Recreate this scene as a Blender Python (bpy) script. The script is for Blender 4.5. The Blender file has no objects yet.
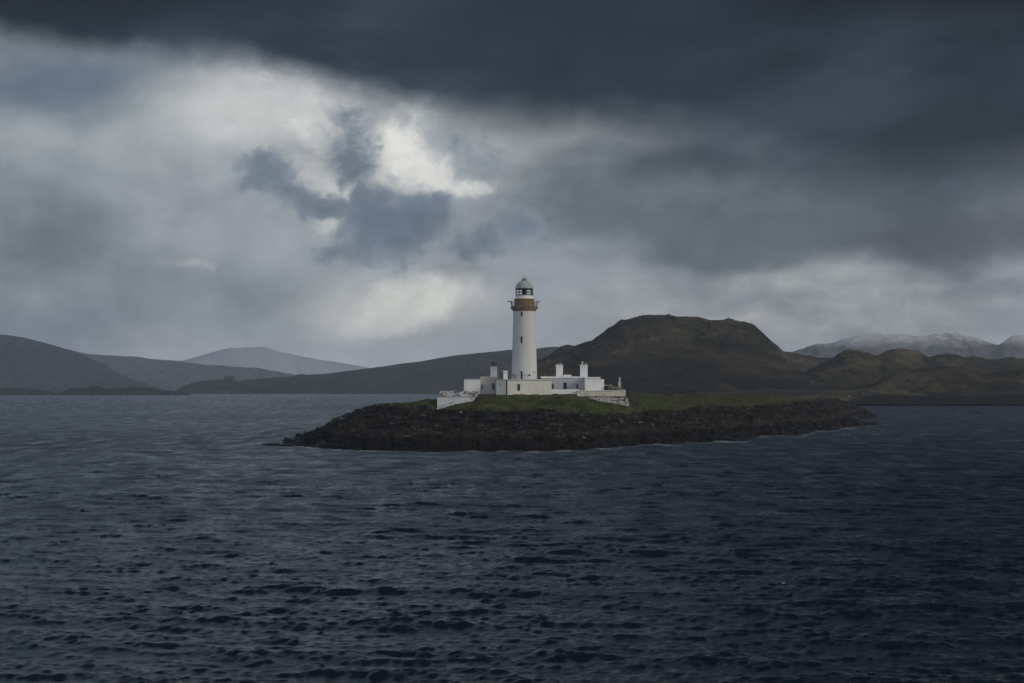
import bpy, bmesh, math, random
import numpy as np
from math import radians, sin, cos, pi, atan, tan, sqrt
from mathutils import Vector

SC = bpy.context.scene
COL = SC.collection
random.seed(7)

# ------------------------------------------------------------------ camera
F = 1422.0          # focal length in pixels of a 1024 wide picture (about 50 mm on full frame)
HZ = 389.5          # picture row of the sea horizon
EYE = 12.0          # deck height above the sea
cam = bpy.data.cameras.new('camera')
cam.sensor_width = 36.0
cam.lens = 36.0 * F / 1024.0
cam.shift_y = (HZ - 341.5) / 1024.0
cam.clip_start = 0.5
cam.clip_end = 60000.0
camo = bpy.data.objects.new('camera', cam)
COL.objects.link(camo)
camo.location = (0, 0, EYE)
camo.rotation_euler = (radians(90), 0, 0)
SC.camera = camo

# ------------------------------------------------------------------ light
SUN_EL, SUN_AZ = 24.0, 118.0      # azimuth from +Y (view direction) clockwise: behind the viewer, to the right
sd = Vector((sin(radians(SUN_AZ)) * cos(radians(SUN_EL)), cos(radians(SUN_AZ)) * cos(radians(SUN_EL)), sin(radians(SUN_EL))))
sun = bpy.data.lights.new('sun', 'SUN')
sun.energy = 1.2
sun.angle = radians(16)
sun.color = (1.0, 0.90, 0.74)
suno = bpy.data.objects.new('sun', sun)
COL.objects.link(suno)
suno.rotation_euler = (-sd).to_track_quat('-Z', 'Y').to_euler()

SC.view_settings.view_transform = 'Standard'
SC.view_settings.look = 'None'
SC.view_settings.exposure = 0.0
SC.view_settings.gamma = 1.0
SC.view_settings.use_curve_mapping = False
SC.render.engine = 'CYCLES'
SC.cycles.use_denoising = True
SC.cycles.use_adaptive_sampling = False
SC.cycles.max_bounces = 6
SC.cycles.volume_bounces = 3
SC.cycles.sample_clamp_indirect = 4.0

# ------------------------------------------------------------------ node helper
def lin(c):
    return tuple(((v / 255.0) / 12.92 if v / 255.0 <= 0.04045 else ((v / 255.0 + 0.055) / 1.055) ** 2.4) for v in c)

class NT:
    def __init__(self, tree):
        self.t = tree; self.n = tree.nodes; self.l = tree.links
    def new(self, kind, **kw):
        nd = self.n.new(kind)
        for k, v in kw.items(): setattr(nd, k, v)
        return nd
    def put(self, sock, v):
        if v is None: return
        if hasattr(v, 'is_output'): self.l.new(v, sock)
        else:
            if isinstance(v, (tuple, list)) and len(v) == 3 and sock.type == 'RGBA': v = (*v, 1.0)
            sock.default_value = v
    def math(self, op, a, b=None, c=None, clamp=False):
        nd = self.new('ShaderNodeMath', operation=op, use_clamp=clamp)
        self.put(nd.inputs[0], a); self.put(nd.inputs[1], b); self.put(nd.inputs[2], c)
        return nd.outputs[0]
    def vmath(self, op, a, b=None, out=0, scale=None):
        nd = self.new('ShaderNodeVectorMath', operation=op)
        self.put(nd.inputs[0], a); self.put(nd.inputs[1], b)
        if scale is not None: self.put(nd.inputs['Scale'], scale)
        return nd.outputs[out]
    def noise(self, vec, scale, detail=4, rough=0.55, dist=0.0, color=False):
        nd = self.new('ShaderNodeTexNoise')
        self.put(nd.inputs['Vector'], vec); nd.inputs['Scale'].default_value = scale
        nd.inputs['Detail'].default_value = detail; nd.inputs['Roughness'].default_value = rough
        nd.inputs['Distortion'].default_value = dist
        return nd.outputs['Color' if color else 'Fac']
    def map(self, v, a, b, c=0.0, d=1.0, smooth=True):
        nd = self.new('ShaderNodeMapRange', interpolation_type='SMOOTHSTEP' if smooth else 'LINEAR', clamp=True)
        for s, x in zip(nd.inputs[:5], (v, a, b, c, d)): self.put(s, x)
        return nd.outputs[0]
    def mix(self, fac, a, b, blend='MIX'):
        nd = self.new('ShaderNodeMix', data_type='RGBA', blend_type=blend)
        self.put(nd.inputs['Factor'], fac); self.put(nd.inputs[6], a); self.put(nd.inputs[7], b)
        return nd.outputs[2]
    def ramp(self, fac, stops):
        nd = self.new('ShaderNodeValToRGB'); cr = nd.color_ramp
        while len(cr.elements) > 1: cr.elements.remove(cr.elements[-1])
        for i, (p, c) in enumerate(stops):
            e = cr.elements[0] if i == 0 else cr.elements.new(p)
            e.position = p; e.color = (*c, 1.0)
        self.put(nd.inputs[0], fac)
        return nd.outputs[0]
    def stretch(self, vec, s):
        nd = self.new('ShaderNodeMapping'); nd.inputs['Scale'].default_value = s
        self.put(nd.inputs['Vector'], vec); return nd.outputs[0]

# ------------------------------------------------------------------ world: storm sky over direction (azimuth, elevation)
world = bpy.data.worlds.new('World')
SC.world = world
world.use_nodes = True
wt = NT(world.node_tree)
wt.n.clear()
SKY_STRENGTH = 0.1
nish = wt.new('ShaderNodeTexSky', sky_type='NISHITA', sun_disc=False)
nish.sun_elevation = radians(SUN_EL)
nish.sun_rotation = radians(SUN_AZ)
dvec = wt.new('ShaderNodeTexCoord').outputs['Generated']
dvec = wt.vmath('NORMALIZE', dvec)
sep = wt.new('ShaderNodeSeparateXYZ'); wt.put(sep.inputs[0], dvec)
dx, dy, dz = sep.outputs
az = wt.math('MULTIPLY', wt.math('ARCTAN2', dx, dy), 180 / pi)        # degrees to the right of the view axis
el = wt.math('MULTIPLY', wt.math('ARCSINE', dz), 180 / pi)            # degrees above the horizon
comb = wt.new('ShaderNodeCombineXYZ'); wt.put(comb.inputs[0], az); wt.put(comb.inputs[1], el)
P0 = comb.outputs[0]
def warped(amp, scale, detail, off, rough=0.55, sx=1.0, sy=1.0):
    q = wt.vmath('ADD', wt.stretch(dvec, (sx, 1, sy)), (off, off * 0.7, off * 1.3))
    n = wt.noise(q, scale, detail, rough, color=True)
    n = wt.vmath('SUBTRACT', n, (0.5, 0.5, 0.5))
    n = wt.vmath('MULTIPLY', n, (amp, amp, 0.0))
    return wt.vmath('ADD', P0, n)
PS = warped(4.2, 8.0, 4, 3.1, sy=1.6)                   # soft, wide
PC = warped(2.0, 26.0, 5, 7.7, rough=0.6)               # curdled cloud edges
ragged = wt.math('SUBTRACT', wt.noise(wt.vmath('ADD', wt.stretch(dvec, (1, 1, 1.25)), (5, 2, 9)), 19.0, 8, 0.64), 0.5)
PK = warped(1.5, 20.0, 6, 4.4, rough=.6)                 # small detached clouds
fine = wt.math('SUBTRACT', wt.noise(wt.vmath('ADD', wt.stretch(dvec, (1, 1, 1.2)), (9, 4, 1)), 34.0, 8, 0.62), 0.5)
softrag = wt.math('SUBTRACT', wt.noise(wt.vmath('ADD', wt.stretch(dvec, (1, 1, 1.8)), (1, 8, 3)), 9.0, 6, 0.55), 0.5)
def AE(px, py):
    a = atan((px - 512) / F)
    return math.degrees(a), math.degrees(atan((HZ - py) / F * cos(a)))
PXD = math.degrees(1 / F)
def blob(vec, px, py, rx, ry, rot, inner=0.0, rag=None, amt=0.0):
    m = wt.new('ShaderNodeMapping', vector_type='TEXTURE')
    a, e = AE(px, py)
    m.inputs['Location'].default_value = (a, e, 0)
    m.inputs['Rotation'].default_value = (0, 0, radians(rot))
    m.inputs['Scale'].default_value = (rx * PXD, ry * PXD, 1)
    wt.put(m.inputs['Vector'], vec)
    r = wt.vmath('LENGTH', m.outputs[0], out=1)
    if rag is not None: r = wt.math('MULTIPLY_ADD', rag, amt, r)
    return wt.map(r, 1.0, inner)
def paint(col, blobs):
    for kind, px, py, rx, ry, rot, c, op, inner in blobs:
        if kind == 'S': m = blob(PS, px, py, rx, ry, rot, inner, softrag, 1.0)
        elif kind == 'K': m = blob(PK, px, py, rx, ry, rot, inner, fine, 1.5)
        else: m = blob(PC, px, py, rx, ry, rot, inner, ragged, 2.3)
        col = wt.mix(wt.math('MULTIPLY', m, op), col, lin(c))
    return col
# base grey rising from the horizon
colr = wt.ramp(wt.map(el, -2, 18, smooth=False), [(0.0, lin((176, 182, 192))), (0.10, lin((172, 178, 187))), (0.17, lin((160, 166, 174))), (0.24, lin((152, 158, 166))), (0.32, lin((148, 154, 162))),
    (0.45, lin((148, 154, 162))), (0.62, lin((158, 165, 169))), (0.82, lin((120, 130, 141)))])
colr = paint(colr, [
 # layer, px, py, rx, ry, rot(deg, ccw), colour, opacity, inner
 ('S', 40, 75, 190, 55, 8, (94, 108, 123), .9, .1),
 ('S', 50, 250, 160, 110, 10, (98, 108, 118), 1.0, .1),
 ('S', 40, 322, 190, 45, 0, (106, 116, 131), .9, .1),
 ('S', 225, 302, 170, 58, 0, (132, 141, 151), .95, .1),
 ('S', 150, 215, 60, 70, -15, (156, 161, 168), .6, .0),
 ('S', 180, 120, 120, 60, 0, (168, 174, 176), .6, .0),
 ('S', 285, 112, 150, 66, -14, (200, 200, 199), .95, .05),
 ('C', 200, 266, 44, 10, 4, (178, 181, 182), .7, .0),
 ('C', 300, 100, 70, 30, -14, (206, 206, 204), .7, .0),
 ('C', 335, 195, 56, 48, -40, (200, 202, 200), .9, .0),
 ('C', 520, 150, 104, 60, -12, (146, 150, 152), .9, .1),
 ('S', 400, 298, 135, 46, 4, (190, 192, 190), .9, .0),
 ('C', 415, 300, 84, 30, 10, (222, 222, 214), .85, .0),
 ('C', 385, 318, 60, 22, 25, (208, 209, 205), .7, .0),
 ('S', 650, 190, 170, 70, 0, (99, 108, 117), .95, .2),
 ('S', 800, 215, 360, 78, 0, (90, 98, 106), 1.0, .45),
 ('S', 800, 172, 320, 46, -2, (82, 90, 99), .9, .3),
 ('C', 760, 205, 60, 18, 6, (101, 109, 116), .6, .0),
 ('S', 975, 240, 170, 46, 3, (74, 78, 89), .9, .2),
 ('C', 700, 190, 110, 26, 4, (106, 114, 121), .7, .0),
 ('C', 860, 200, 110, 20, 5, (96, 104, 112), .7, .0),
 ('C', 610, 250, 60, 18, 0, (124, 131, 139), .7, .0),
 ('C', 985, 290, 140, 20, 2, (100, 105, 114), .75, .0),
])
# the broken gap: bright cloud behind, small grey clouds in front, each a soft density field with ragged wisps
def field(vec, lobes, noise_, amt):
    f = None
    for px, py, rx, ry, rot, wgt in lobes:
        m = wt.new('ShaderNodeMapping', vector_type='TEXTURE')
        a_, e_ = AE(px, py)
        m.inputs['Location'].default_value = (a_, e_, 0); m.inputs['Rotation'].default_value = (0, 0, radians(rot))
        m.inputs['Scale'].default_value = (rx * PXD, ry * PXD, 1)
        wt.put(m.inputs['Vector'], vec)
        g = wt.math('MULTIPLY', wt.map(wt.vmath('LENGTH', m.outputs[0], out=1), 1.75, 0.0), wgt)
        f = g if f is None else wt.math('SMOOTH_MAX', f, g, .12)
    return wt.math('MULTIPLY_ADD', wt.math('MULTIPLY', noise_, wt.map(f, .0, .4)), amt, f)
billow = wt.new('ShaderNodeTexNoise'); billow.inputs['Scale'].default_value = 30.0; billow.inputs['Detail'].default_value = 9; billow.inputs['Roughness'].default_value = .66; billow.inputs['Distortion'].default_value = .5
wt.put(billow.inputs['Vector'], wt.vmath('ADD', wt.stretch(dvec, (1, 1, 1.15)), (3, 3, 8)))
bil = wt.math('SUBTRACT', billow.outputs['Fac'], .5)
GAP = [(398, 160, 40, 46, 30, 1.0), (425, 172, 36, 26, -30, 1.0), (462, 184, 34, 15, -12, .8), (338, 190, 30, 30, -40, .8), (300, 104, 60, 26, -14, .6), (325, 150, 26, 40, 20, .6), (420, 120, 40, 16, -15, .5)]
gd = field(PC, GAP, bil, 2.3)
colr = wt.mix(wt.map(gd, .05, .85), colr, wt.ramp(wt.map(gd, .25, 1.1, smooth=False), [(0, lin((182, 186, 188))), (.5, lin((208, 209, 206))), (1, lin((222, 222, 217)))]))
GREY = [(470, 150, 46, 26, -30, .62), (350, 126, 32, 40, 20, .75), (354, 162, 30, 34, 0, .9), (390, 226, 62, 36, 6, 1.25), (376, 203, 32, 22, -20, 1.0), (354, 248, 44, 12, 6, .85), (412, 240, 40, 18, 0, 1.0),
        (268, 174, 32, 20, 0, 1.05), (290, 192, 30, 15, -20, 1.0), (312, 200, 42, 14, -8, 1.05), (478, 244, 54, 17, 0, .85), (520, 234, 30, 19, 0, 1.0), (440, 226, 40, 14, 0, .55)]
kd = field(PC, GREY, bil, 1.9)
kshade = wt.math('ADD', kd, wt.math('MULTIPLY', softrag, 1.0))
colr = wt.mix(wt.map(kd, .14, .72), colr, wt.ramp(wt.map(kshade, .3, 1.2, smooth=False), [(0, lin((132, 141, 151))), (.3, lin((124, 134, 146))), (.65, lin((112, 123, 137))), (1, lin((100, 111, 126)))]))
# slanting rain veils on the left
mp = wt.new('ShaderNodeMapping'); mp.inputs['Rotation'].default_value = (0, 0, radians(18)); mp.inputs['Scale'].default_value = (.42, .05, 1)
wt.put(mp.inputs['Vector'], PS)
veil = wt.noise(mp.outputs[0], 1.0, 5, .55)
veil = wt.ramp(veil, [(.3, (.88, .89, .90)), (.5, (1, 1, 1)), (.72, (1.12, 1.115, 1.10))])
colr = wt.mix(blob(PS, 130, 235, 300, 190, 0, .2), colr, wt.mix(1.0, colr, veil, 'MULTIPLY'))
# lumps of lower cloud, and broad mottling
lump = wt.noise(wt.vmath('ADD', wt.stretch(dvec, (1, 1, 2.0)), (2, 4, 6)), 17.0, 8, 0.58, 0.3)
lumps = wt.ramp(wt.map(lump, .32, .68, smooth=False), [(0, lin((118, 124, 133))), (.45, lin((142, 147, 152))), (.7, lin((160, 163, 164))), (1, lin((178, 178, 175)))])
colr = wt.mix(wt.math('MULTIPLY', blob(PS, 800, 308, 330, 50, 0, .3), .8), colr, lumps)
mot = wt.noise(wt.stretch(dvec, (1, 1, 1.7)), 13.0, 10, 0.62, 0.35)
colr = wt.mix(1.0, colr, wt.ramp(wt.map(mot, .25, .75, smooth=False), [(0, (.72, .73, .75)), (.5, (1, 1, 1)), (1, (1.26, 1.25, 1.23))]), 'MULTIPLY')
# the dark deck: its lower edge as an elevation over azimuth
fc = wt.new('ShaderNodeFloatCurve')
pts_edge = [(-200, 20), (0, 36), (100, 46), (200, 58), (300, 76), (350, 94), (430, 106), (520, 116), (600, 128), (690, 150), (770, 172), (840, 186), (920, 186), (1024, 180), (1250, 190)]
crv = fc.mapping.curves[0]
while len(crv.points) > 2: crv.points.remove(crv.points[-2])
ae = [AE(px, py) for px, py in pts_edge]
for i, (a, e) in enumerate(ae):
    u, v = (a + 30) / 60, e / 20
    if i == 0: crv.points[0].location = (u, v)
    elif i == len(ae) - 1: crv.points[1].location = (u, v)
    else: crv.points.new(u, v)
fc.mapping.update()
wt.put(fc.inputs['Value'], wt.map(az, -30, 30, smooth=False))
edge_el = wt.math('MULTIPLY', fc.outputs[0], 20)
over_edge = wt.math('SUBTRACT', el, edge_el)
over_edge = wt.math('MULTIPLY_ADD', softrag, 2.6, over_edge)
over_edge = wt.math('MULTIPLY_ADD', ragged, 1.3, over_edge)
wide = wt.map(az, -6, 8, .85, 1.9)
dm = wt.map(over_edge, wt.math('MULTIPLY', wide, -1.15), wide)
dn = wt.noise(wt.vmath('ADD', wt.stretch(dvec, (1, 1, 2.6)), (7, 1, 2)), 7.0, 7, 0.56, 0.3)
deck = wt.ramp(wt.map(dn, .3, .7, smooth=False), [(0, lin((15, 20, 28))), (.5, lin((32, 40, 51))), (1, lin((56, 64, 78)))])
deck = paint(deck, [
 ('S', 820, 112, 190, 46, 0, (52, 59, 73), .85, .1),
 ('S', 930, 150, 150, 44, 0, (30, 35, 45), .9, .2),
 ('S', 560, 20, 260, 50, 0, (26, 33, 43), .6, .1),
])
deck = wt.mix(wt.math('MULTIPLY', wt.map(el, 12.0, 15.2), wt.map(wt.math('ABSOLUTE', az), 5, 19)), deck, lin((4, 6, 11)))  # upper corners of the view darkened in the sky colour, like lens falloff
hl = wt.ramp(wt.map(el, 15, 75, smooth=False), [(0, (1.2, 1.56, 2.02)), (.06, (1.2, 1.56, 2.02)), (.10, (.26, .35, .48)), (.18, (.045, .062, .095)), (.29, (.007, .010, .018)), (1, (.02, .027, .04))])  # unseen bright blue band above the view, added to brighten the sea's reflections
hr_ = wt.ramp(wt.map(el, 15, 75, smooth=False), [(0, (.12, .142, .18)), (.08, (.11, .13, .165)), (.18, (.018, .022, .030)), (.33, (.003, .0035, .005)), (1, (.02, .024, .03))])  # unseen sky to the right, kept dim to darken the sea there
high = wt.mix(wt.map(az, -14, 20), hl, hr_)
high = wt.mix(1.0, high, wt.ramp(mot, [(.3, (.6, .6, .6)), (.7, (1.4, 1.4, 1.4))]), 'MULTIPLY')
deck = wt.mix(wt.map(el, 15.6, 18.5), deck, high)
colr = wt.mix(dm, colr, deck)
# unseen sky at the sides and behind, brightened to light the walls and haze
side = wt.map(wt.math('ABSOLUTE', az), 27, 60)
lowside = wt.map(el, 40, 4)
colr = wt.mix(wt.math('MULTIPLY', side, lowside), colr, wt.mix(wt.map(az, -40, 40), (.46, .55, .70), (.42, .46, .52)))
colr = wt.mix(wt.map(dy, 0.1, -0.55), colr, wt.mix(wt.map(mot, .35, .65), (.34, .385, .46), (.60, .62, .66)))
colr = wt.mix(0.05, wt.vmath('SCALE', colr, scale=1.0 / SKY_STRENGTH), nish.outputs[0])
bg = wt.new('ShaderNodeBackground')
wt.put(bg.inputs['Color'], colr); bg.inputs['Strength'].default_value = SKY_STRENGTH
wo = wt.new('ShaderNodeOutputWorld')
wt.l.new(bg.outputs[0], wo.inputs['Surface'])
world.cycles.sampling_method = 'MANUAL'
world.cycles.sample_map_resolution = 1024

# ------------------------------------------------------------------ numpy noise
def perlin(x, y, seed=0):
    xi = np.floor(x).astype(np.int64); yi = np.floor(y).astype(np.int64)
    xf = x - xi; yf = y - yi
    def grad(ix, iy):
        h = (ix * 374761393 + iy * 668265263 + seed * 1274126177) & 0xFFFFFFFF
        h = ((h ^ (h >> 13)) * 1274126177) & 0xFFFFFFFF
        h = h ^ (h >> 16)
        a = h.astype(np.float64) / 4294967296.0 * 2 * np.pi
        return np.cos(a), np.sin(a)
    u = xf * xf * xf * (xf * (xf * 6 - 15) + 10); v = yf * yf * yf * (yf * (yf * 6 - 15) + 10)
    def dotg(ix, iy, px_, py_):
        gx, gy = grad(ix, iy); return gx * px_ + gy * py_
    a = dotg(xi, yi, xf, yf); b = dotg(xi + 1, yi, xf - 1, yf)
    c = dotg(xi, yi + 1, xf, yf - 1); d = dotg(xi + 1, yi + 1, xf - 1, yf - 1)
    return ((a + u * (b - a)) * (1 - v) + (c + u * (d - c)) * v) * 1.5
def fbm(x, y, octaves=5, seed=0, gain=0.5):
    s = np.zeros_like(x, dtype=np.float64); amp = 1.0; f = 1.0
    for o in range(octaves):
        s += amp * perlin(x * f + 17.3 * o, y * f - 9.1 * o, seed + o); amp *= gain; f *= 2.03
    return s
def ridged(x, y, octaves=5, seed=0, gain=0.5):
    s = np.zeros_like(x, dtype=np.float64); amp = 1.0; f = 1.0
    for o in range(octaves):
        s += amp * (1 - 2 * np.abs(perlin(x * f + 5.3 * o, y * f + 3.1 * o, seed + o))); amp *= gain; f *= 2.03
    return s
def sstep(a, b, x):
    t = np.clip((x - a) / (b - a), 0, 1); return t * t * (3 - 2 * t)

def grid_mesh(name, X, Y, Z, material, attrs=None, wrap=False):
    nr, nc = X.shape
    co = np.stack([X, Y, Z], -1).reshape(-1, 3).astype(np.float32)
    idx = np.arange(nr * nc).reshape(nr, nc)
    if wrap: idx = np.concatenate([idx, idx[:, :1]], 1)
    q = np.stack([idx[:-1, :-1], idx[:-1, 1:], idx[1:, 1:], idx[1:, :-1]], -1).reshape(-1, 4).astype(np.int32)
    me = bpy.data.meshes.new(name)
    me.vertices.add(len(co)); me.vertices.foreach_set('co', co.ravel())
    me.loops.add(q.size); me.loops.foreach_set('vertex_index', q.ravel())
    me.polygons.add(len(q)); me.polygons.foreach_set('loop_start', np.arange(0, q.size, 4, dtype=np.int32))
    me.polygons.foreach_set('use_smooth', np.ones(len(q), dtype=bool))
    me.update(calc_edges=True)
    for k, a in (attrs or {}).items():
        at = me.attributes.new(k, 'FLOAT', 'POINT'); at.data.foreach_set('value', a.reshape(-1).astype(np.float32))
    me.materials.append(material)
    o = bpy.data.objects.new(name, me); COL.objects.link(o)
    return o

# ------------------------------------------------------------------ materials
def material(name):
    m = bpy.data.materials.new(name); m.use_nodes = True
    nt = NT(m.node_tree); b = m.node_tree.nodes['Principled BSDF']
    return m, nt, b
def bump(nt, b, h, dist, strength=1.0, normal=None):
    bn = nt.new('ShaderNodeBump'); bn.inputs['Strength'].default_value = strength; bn.inputs['Distance'].default_value = dist
    nt.put(bn.inputs['Height'], h)
    if normal is not None: nt.put(bn.inputs['Normal'], normal)
    if b is not None: nt.l.new(bn.outputs[0], b.inputs['Normal'])
    return bn.outputs[0]
def geo_pos(nt): return nt.new('ShaderNodeNewGeometry').outputs['Position']

def mat_sea():
    m, nt, b = material('sea_water')
    pos = geo_pos(nt)
    at = nt.new('ShaderNodeAttribute', attribute_name='slope_left')
    fo = nt.new('ShaderNodeAttribute', attribute_name='foam')
    r = nt.math('POWER', nt.math('ADD', at.outputs['Fac'], 0.0015), 0.25)       # alpha = sqrt(mss), roughness = sqrt(alpha)
    gust = nt.noise(nt.stretch(pos, (.004, .012, 1)), 1.0, 5, .6)
    nt.put(b.inputs['Roughness'], r)
    b.inputs['IOR'].default_value = 1.333
    n1 = nt.noise(pos, 3.4, 5, .62, .5)
    n2 = nt.noise(nt.stretch(pos, (.55, .9, 1)), .6, 4, .6, .6)
    n0 = nt.noise(pos, 10.0, 3, .6, .4)
    nm = bump(nt, None, n0, .022)
    nm = bump(nt, None, n1, .08, 1.0, nm)
    nm = bump(nt, b, n2, .16, 1.0, nm)
    fn = nt.noise(pos, 1.6, 6, .7)
    foam = nt.math('MULTIPLY', fo.outputs['Fac'], nt.map(fn, .38, .56), clamp=True)
    nt.put(b.inputs['Base Color'], nt.mix(foam, (.0045, .0125, .024), (.55, .58, .60)))
    return m

def mat_island():
    m, nt, b = material('island_rock_and_turf')
    pos = geo_pos(nt)
    g = nt.new('ShaderNodeAttribute', attribute_name='grass').outputs['Fac']
    zz = nt.new('ShaderNodeSeparateXYZ'); nt.put(zz.inputs[0], pos); zz = zz.outputs[2]
    n_big = nt.noise(pos, .09, 5, .6); n_mid = nt.noise(pos, .55, 6, .62); n_fine = nt.noise(pos, 2.6, 6, .65)
    rock = nt.ramp(nt.map(n_mid, .3, .7, smooth=False), [(0, (.007, .007, .008)), (.5, (.018, .018, .0185)), (1, (.050, .049, .048))])
    rock = nt.mix(nt.map(n_big, .5, .75, 0, .6), rock, (.036, .033, .027))
    lich = nt.noise(nt.stretch(pos, (.35, .35, 1.1)), 1.0, 7, .7)
    rock = nt.mix(nt.math('MULTIPLY', nt.map(lich, .55, .66), .85), rock, (.15, .146, .138))
    rock = nt.mix(nt.math('MULTIPLY', nt.map(lich, .46, .36), .8), rock, (.006, .006, .007))
    zj = nt.math('ADD', zz, nt.math('MULTIPLY', nt.math('SUBTRACT', n_mid, .5), 1.6))
    weed = nt.mix(n_fine, (.003, .003, .004), (.012, .0115, .011))
    rock = nt.mix(nt.map(zj, 3.0, 2.0), rock, weed)
    band = nt.math('MULTIPLY', nt.map(zj, 2.7, 3.1), nt.map(zj, 3.8, 3.2))
    rock = nt.mix(nt.math('MULTIPLY', band, .65), rock, (.046, .041, .033))
    turf = nt.ramp(nt.map(n_mid, .28, .72, smooth=False), [(0, (.020, .034, .010)), (.4, (.052, .074, .022)), (.7, (.092, .104, .040)), (1, (.15, .135, .075))])
    turf = nt.mix(nt.map(n_big, .48, .64, 0, .85), turf, (.066, .055, .034))
    turf = nt.mix(nt.map(n_big, .44, .34, 0, .7), turf, (.024, .034, .013))
    turf = nt.mix(1.0, turf, nt.ramp(n_fine, [(.3, (.5, .5, .5)), (.68, (1.5, 1.5, 1.42))]), 'MULTIPLY')
    ol = nt.new('ShaderNodeSeparateXYZ'); nt.put(ol.inputs[0], pos)
    turf = nt.mix(nt.math('MULTIPLY', nt.map(ol.outputs[0], 28, 60), .45), turf, (.072, .062, .042))
    gm = nt.math('ADD', g, nt.math('MULTIPLY', nt.math('SUBTRACT', n_mid, .5), 1.6))
    gm = nt.math('ADD', gm, nt.math('MULTIPLY', nt.math('SUBTRACT', n_fine, .5), .9))
    nt.put(b.inputs['Base Color'], nt.mix(nt.map(gm, .40, .62), rock, turf))
    nt.put(b.inputs['Roughness'], nt.map(zj, 1.0, 3.0, .45, .9))
    b.inputs['Specular IOR Level'].default_value = .25
    h = nt.math('ADD', nt.math('MULTIPLY', n_mid, .8), nt.math('MULTIPLY', n_fine, .35))
    bump(nt, b, h, 1.8)
    return m

def mat_hill(name, tones, steep, scale=1.0, snow=None, bands=True):
    m, nt, b = material(name)
    pos = geo_pos(nt)
    nrm = nt.new('ShaderNodeNewGeometry').outputs['True Normal']
    nz = nt.new('ShaderNodeSeparateXYZ'); nt.put(nz.inputs[0], nrm); nz = nz.outputs[2]
    zz = nt.new('ShaderNodeSeparateXYZ'); nt.put(zz.inputs[0], pos); zz = zz.outputs[2]
    n1 = nt.noise(nt.stretch(pos, (.010 * scale, .010 * scale, .05 * scale)), 1.0, 7, .62, .4)
    n2 = nt.noise(pos, .045 * scale, 6, .65); n3 = nt.noise(pos, .16 * scale, 7, .72)
    c = nt.ramp(nt.map(n1, .3, .7, smooth=False), [(0, tones[0]), (.4, tones[1]), (.65, tones[2]), (1, tones[3])])
    c = nt.mix(nt.map(n2, .5, .7), c, tones[0])
    c = nt.mix(1.0, c, nt.ramp(n3, [(.3, (.5, .5, .5)), (.7, (1.5, 1.5, 1.48))]), 'MULTIPLY')
    sl = nt.math('ADD', nz, nt.math('MULTIPLY', nt.math('SUBTRACT', n2, .5), .3))
    c = nt.mix(nt.map(sl, .80, .62), c, steep)
    if name == 'heather_hill':
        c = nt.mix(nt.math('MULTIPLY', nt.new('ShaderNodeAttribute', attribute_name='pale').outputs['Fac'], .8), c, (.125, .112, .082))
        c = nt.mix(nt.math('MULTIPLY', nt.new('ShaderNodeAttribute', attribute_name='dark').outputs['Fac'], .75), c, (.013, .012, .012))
    if snow:
        zn = nt.math('ADD', zz, nt.math('MULTIPLY', nt.math('SUBTRACT', n1, .5), snow[2]))
        zn = nt.math('ADD', zn, nt.math('MULTIPLY', nt.math('SUBTRACT', n2, .5), snow[2] * .7))
        c = nt.mix(nt.math('MULTIPLY', nt.map(zn, snow[0], snow[1]), snow[3]), c, (.82, .83, .86))
    nt.put(b.inputs['Base Color'], c)
    b.inputs['Roughness'].default_value = .95
    b.inputs['Specular IOR Level'].default_value = .1
    bump(nt, b, nt.math('ADD', n2, nt.math('MULTIPLY', n3, .5)), 9.0 / scale)
    return m

def mat_paint(name, col, stain, amount=.5, rough=.85, scale=1.0):
    m, nt, b = material(name)
    pos = geo_pos(nt)
    n = nt.noise(nt.stretch(pos, (1.2 * scale, 1.2 * scale, .22 * scale)), 1.0, 6, .65)
    n2 = nt.noise(pos, .35 * scale, 4, .6); n3 = nt.noise(pos, 5.0 * scale, 4, .6)
    f = nt.math('MULTIPLY', nt.math('ADD', nt.map(n, .48, .75), nt.map(n2, .52, .75)), amount, clamp=True)
    c = nt.mix(f, col, stain)
    c = nt.mix(1.0, c, nt.ramp(n3, [(.2, (.88, .88, .88)), (.8, (1.06, 1.06, 1.06))]), 'MULTIPLY')
    nt.put(b.inputs['Base Color'], c)
    b.inputs['Roughness'].default_value = rough
    b.inputs['Specular IOR Level'].default_value = .3
    bump(nt, b, n3, .02)
    return m

def mat_rubble(name, face, joint, worn, cell=1.4, thr=.07, wornamt=(.50, .62)):
    m, nt, b = material(name)
    pos = geo_pos(nt)
    q = nt.vmath('ADD', nt.stretch(pos, (1, 1, 1.7)), nt.vmath('SCALE', nt.noise(pos, 1.3, 3, .5, color=True), scale=.5))
    v = nt.new('ShaderNodeTexVoronoi', feature='DISTANCE_TO_EDGE'); nt.put(v.inputs['Vector'], q); v.inputs['Scale'].default_value = cell
    v2 = nt.new('ShaderNodeTexVoronoi', feature='F1'); nt.put(v2.inputs['Vector'], q); v2.inputs['Scale'].default_value = cell
    sp = nt.new('ShaderNodeSeparateColor'); nt.put(sp.inputs[0], v2.outputs['Color'])
    n = nt.noise(pos, .45, 5, .6)
    lost = nt.map(nt.math('ADD', nt.math('MULTIPLY', n, .7), nt.math('MULTIPLY', sp.outputs[0], .3)), *wornamt)
    c = nt.mix(lost, face, nt.mix(sp.outputs[1], worn, tuple(x * .4 for x in worn)))
    c = nt.mix(nt.map(v.outputs['Distance'], thr, thr * .3), c, joint)
    nt.put(b.inputs['Base Color'], c); b.inputs['Roughness'].default_value = .9
    bump(nt, b, nt.map(v.outputs['Distance'], 0, .15), .08)
    return m

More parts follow.
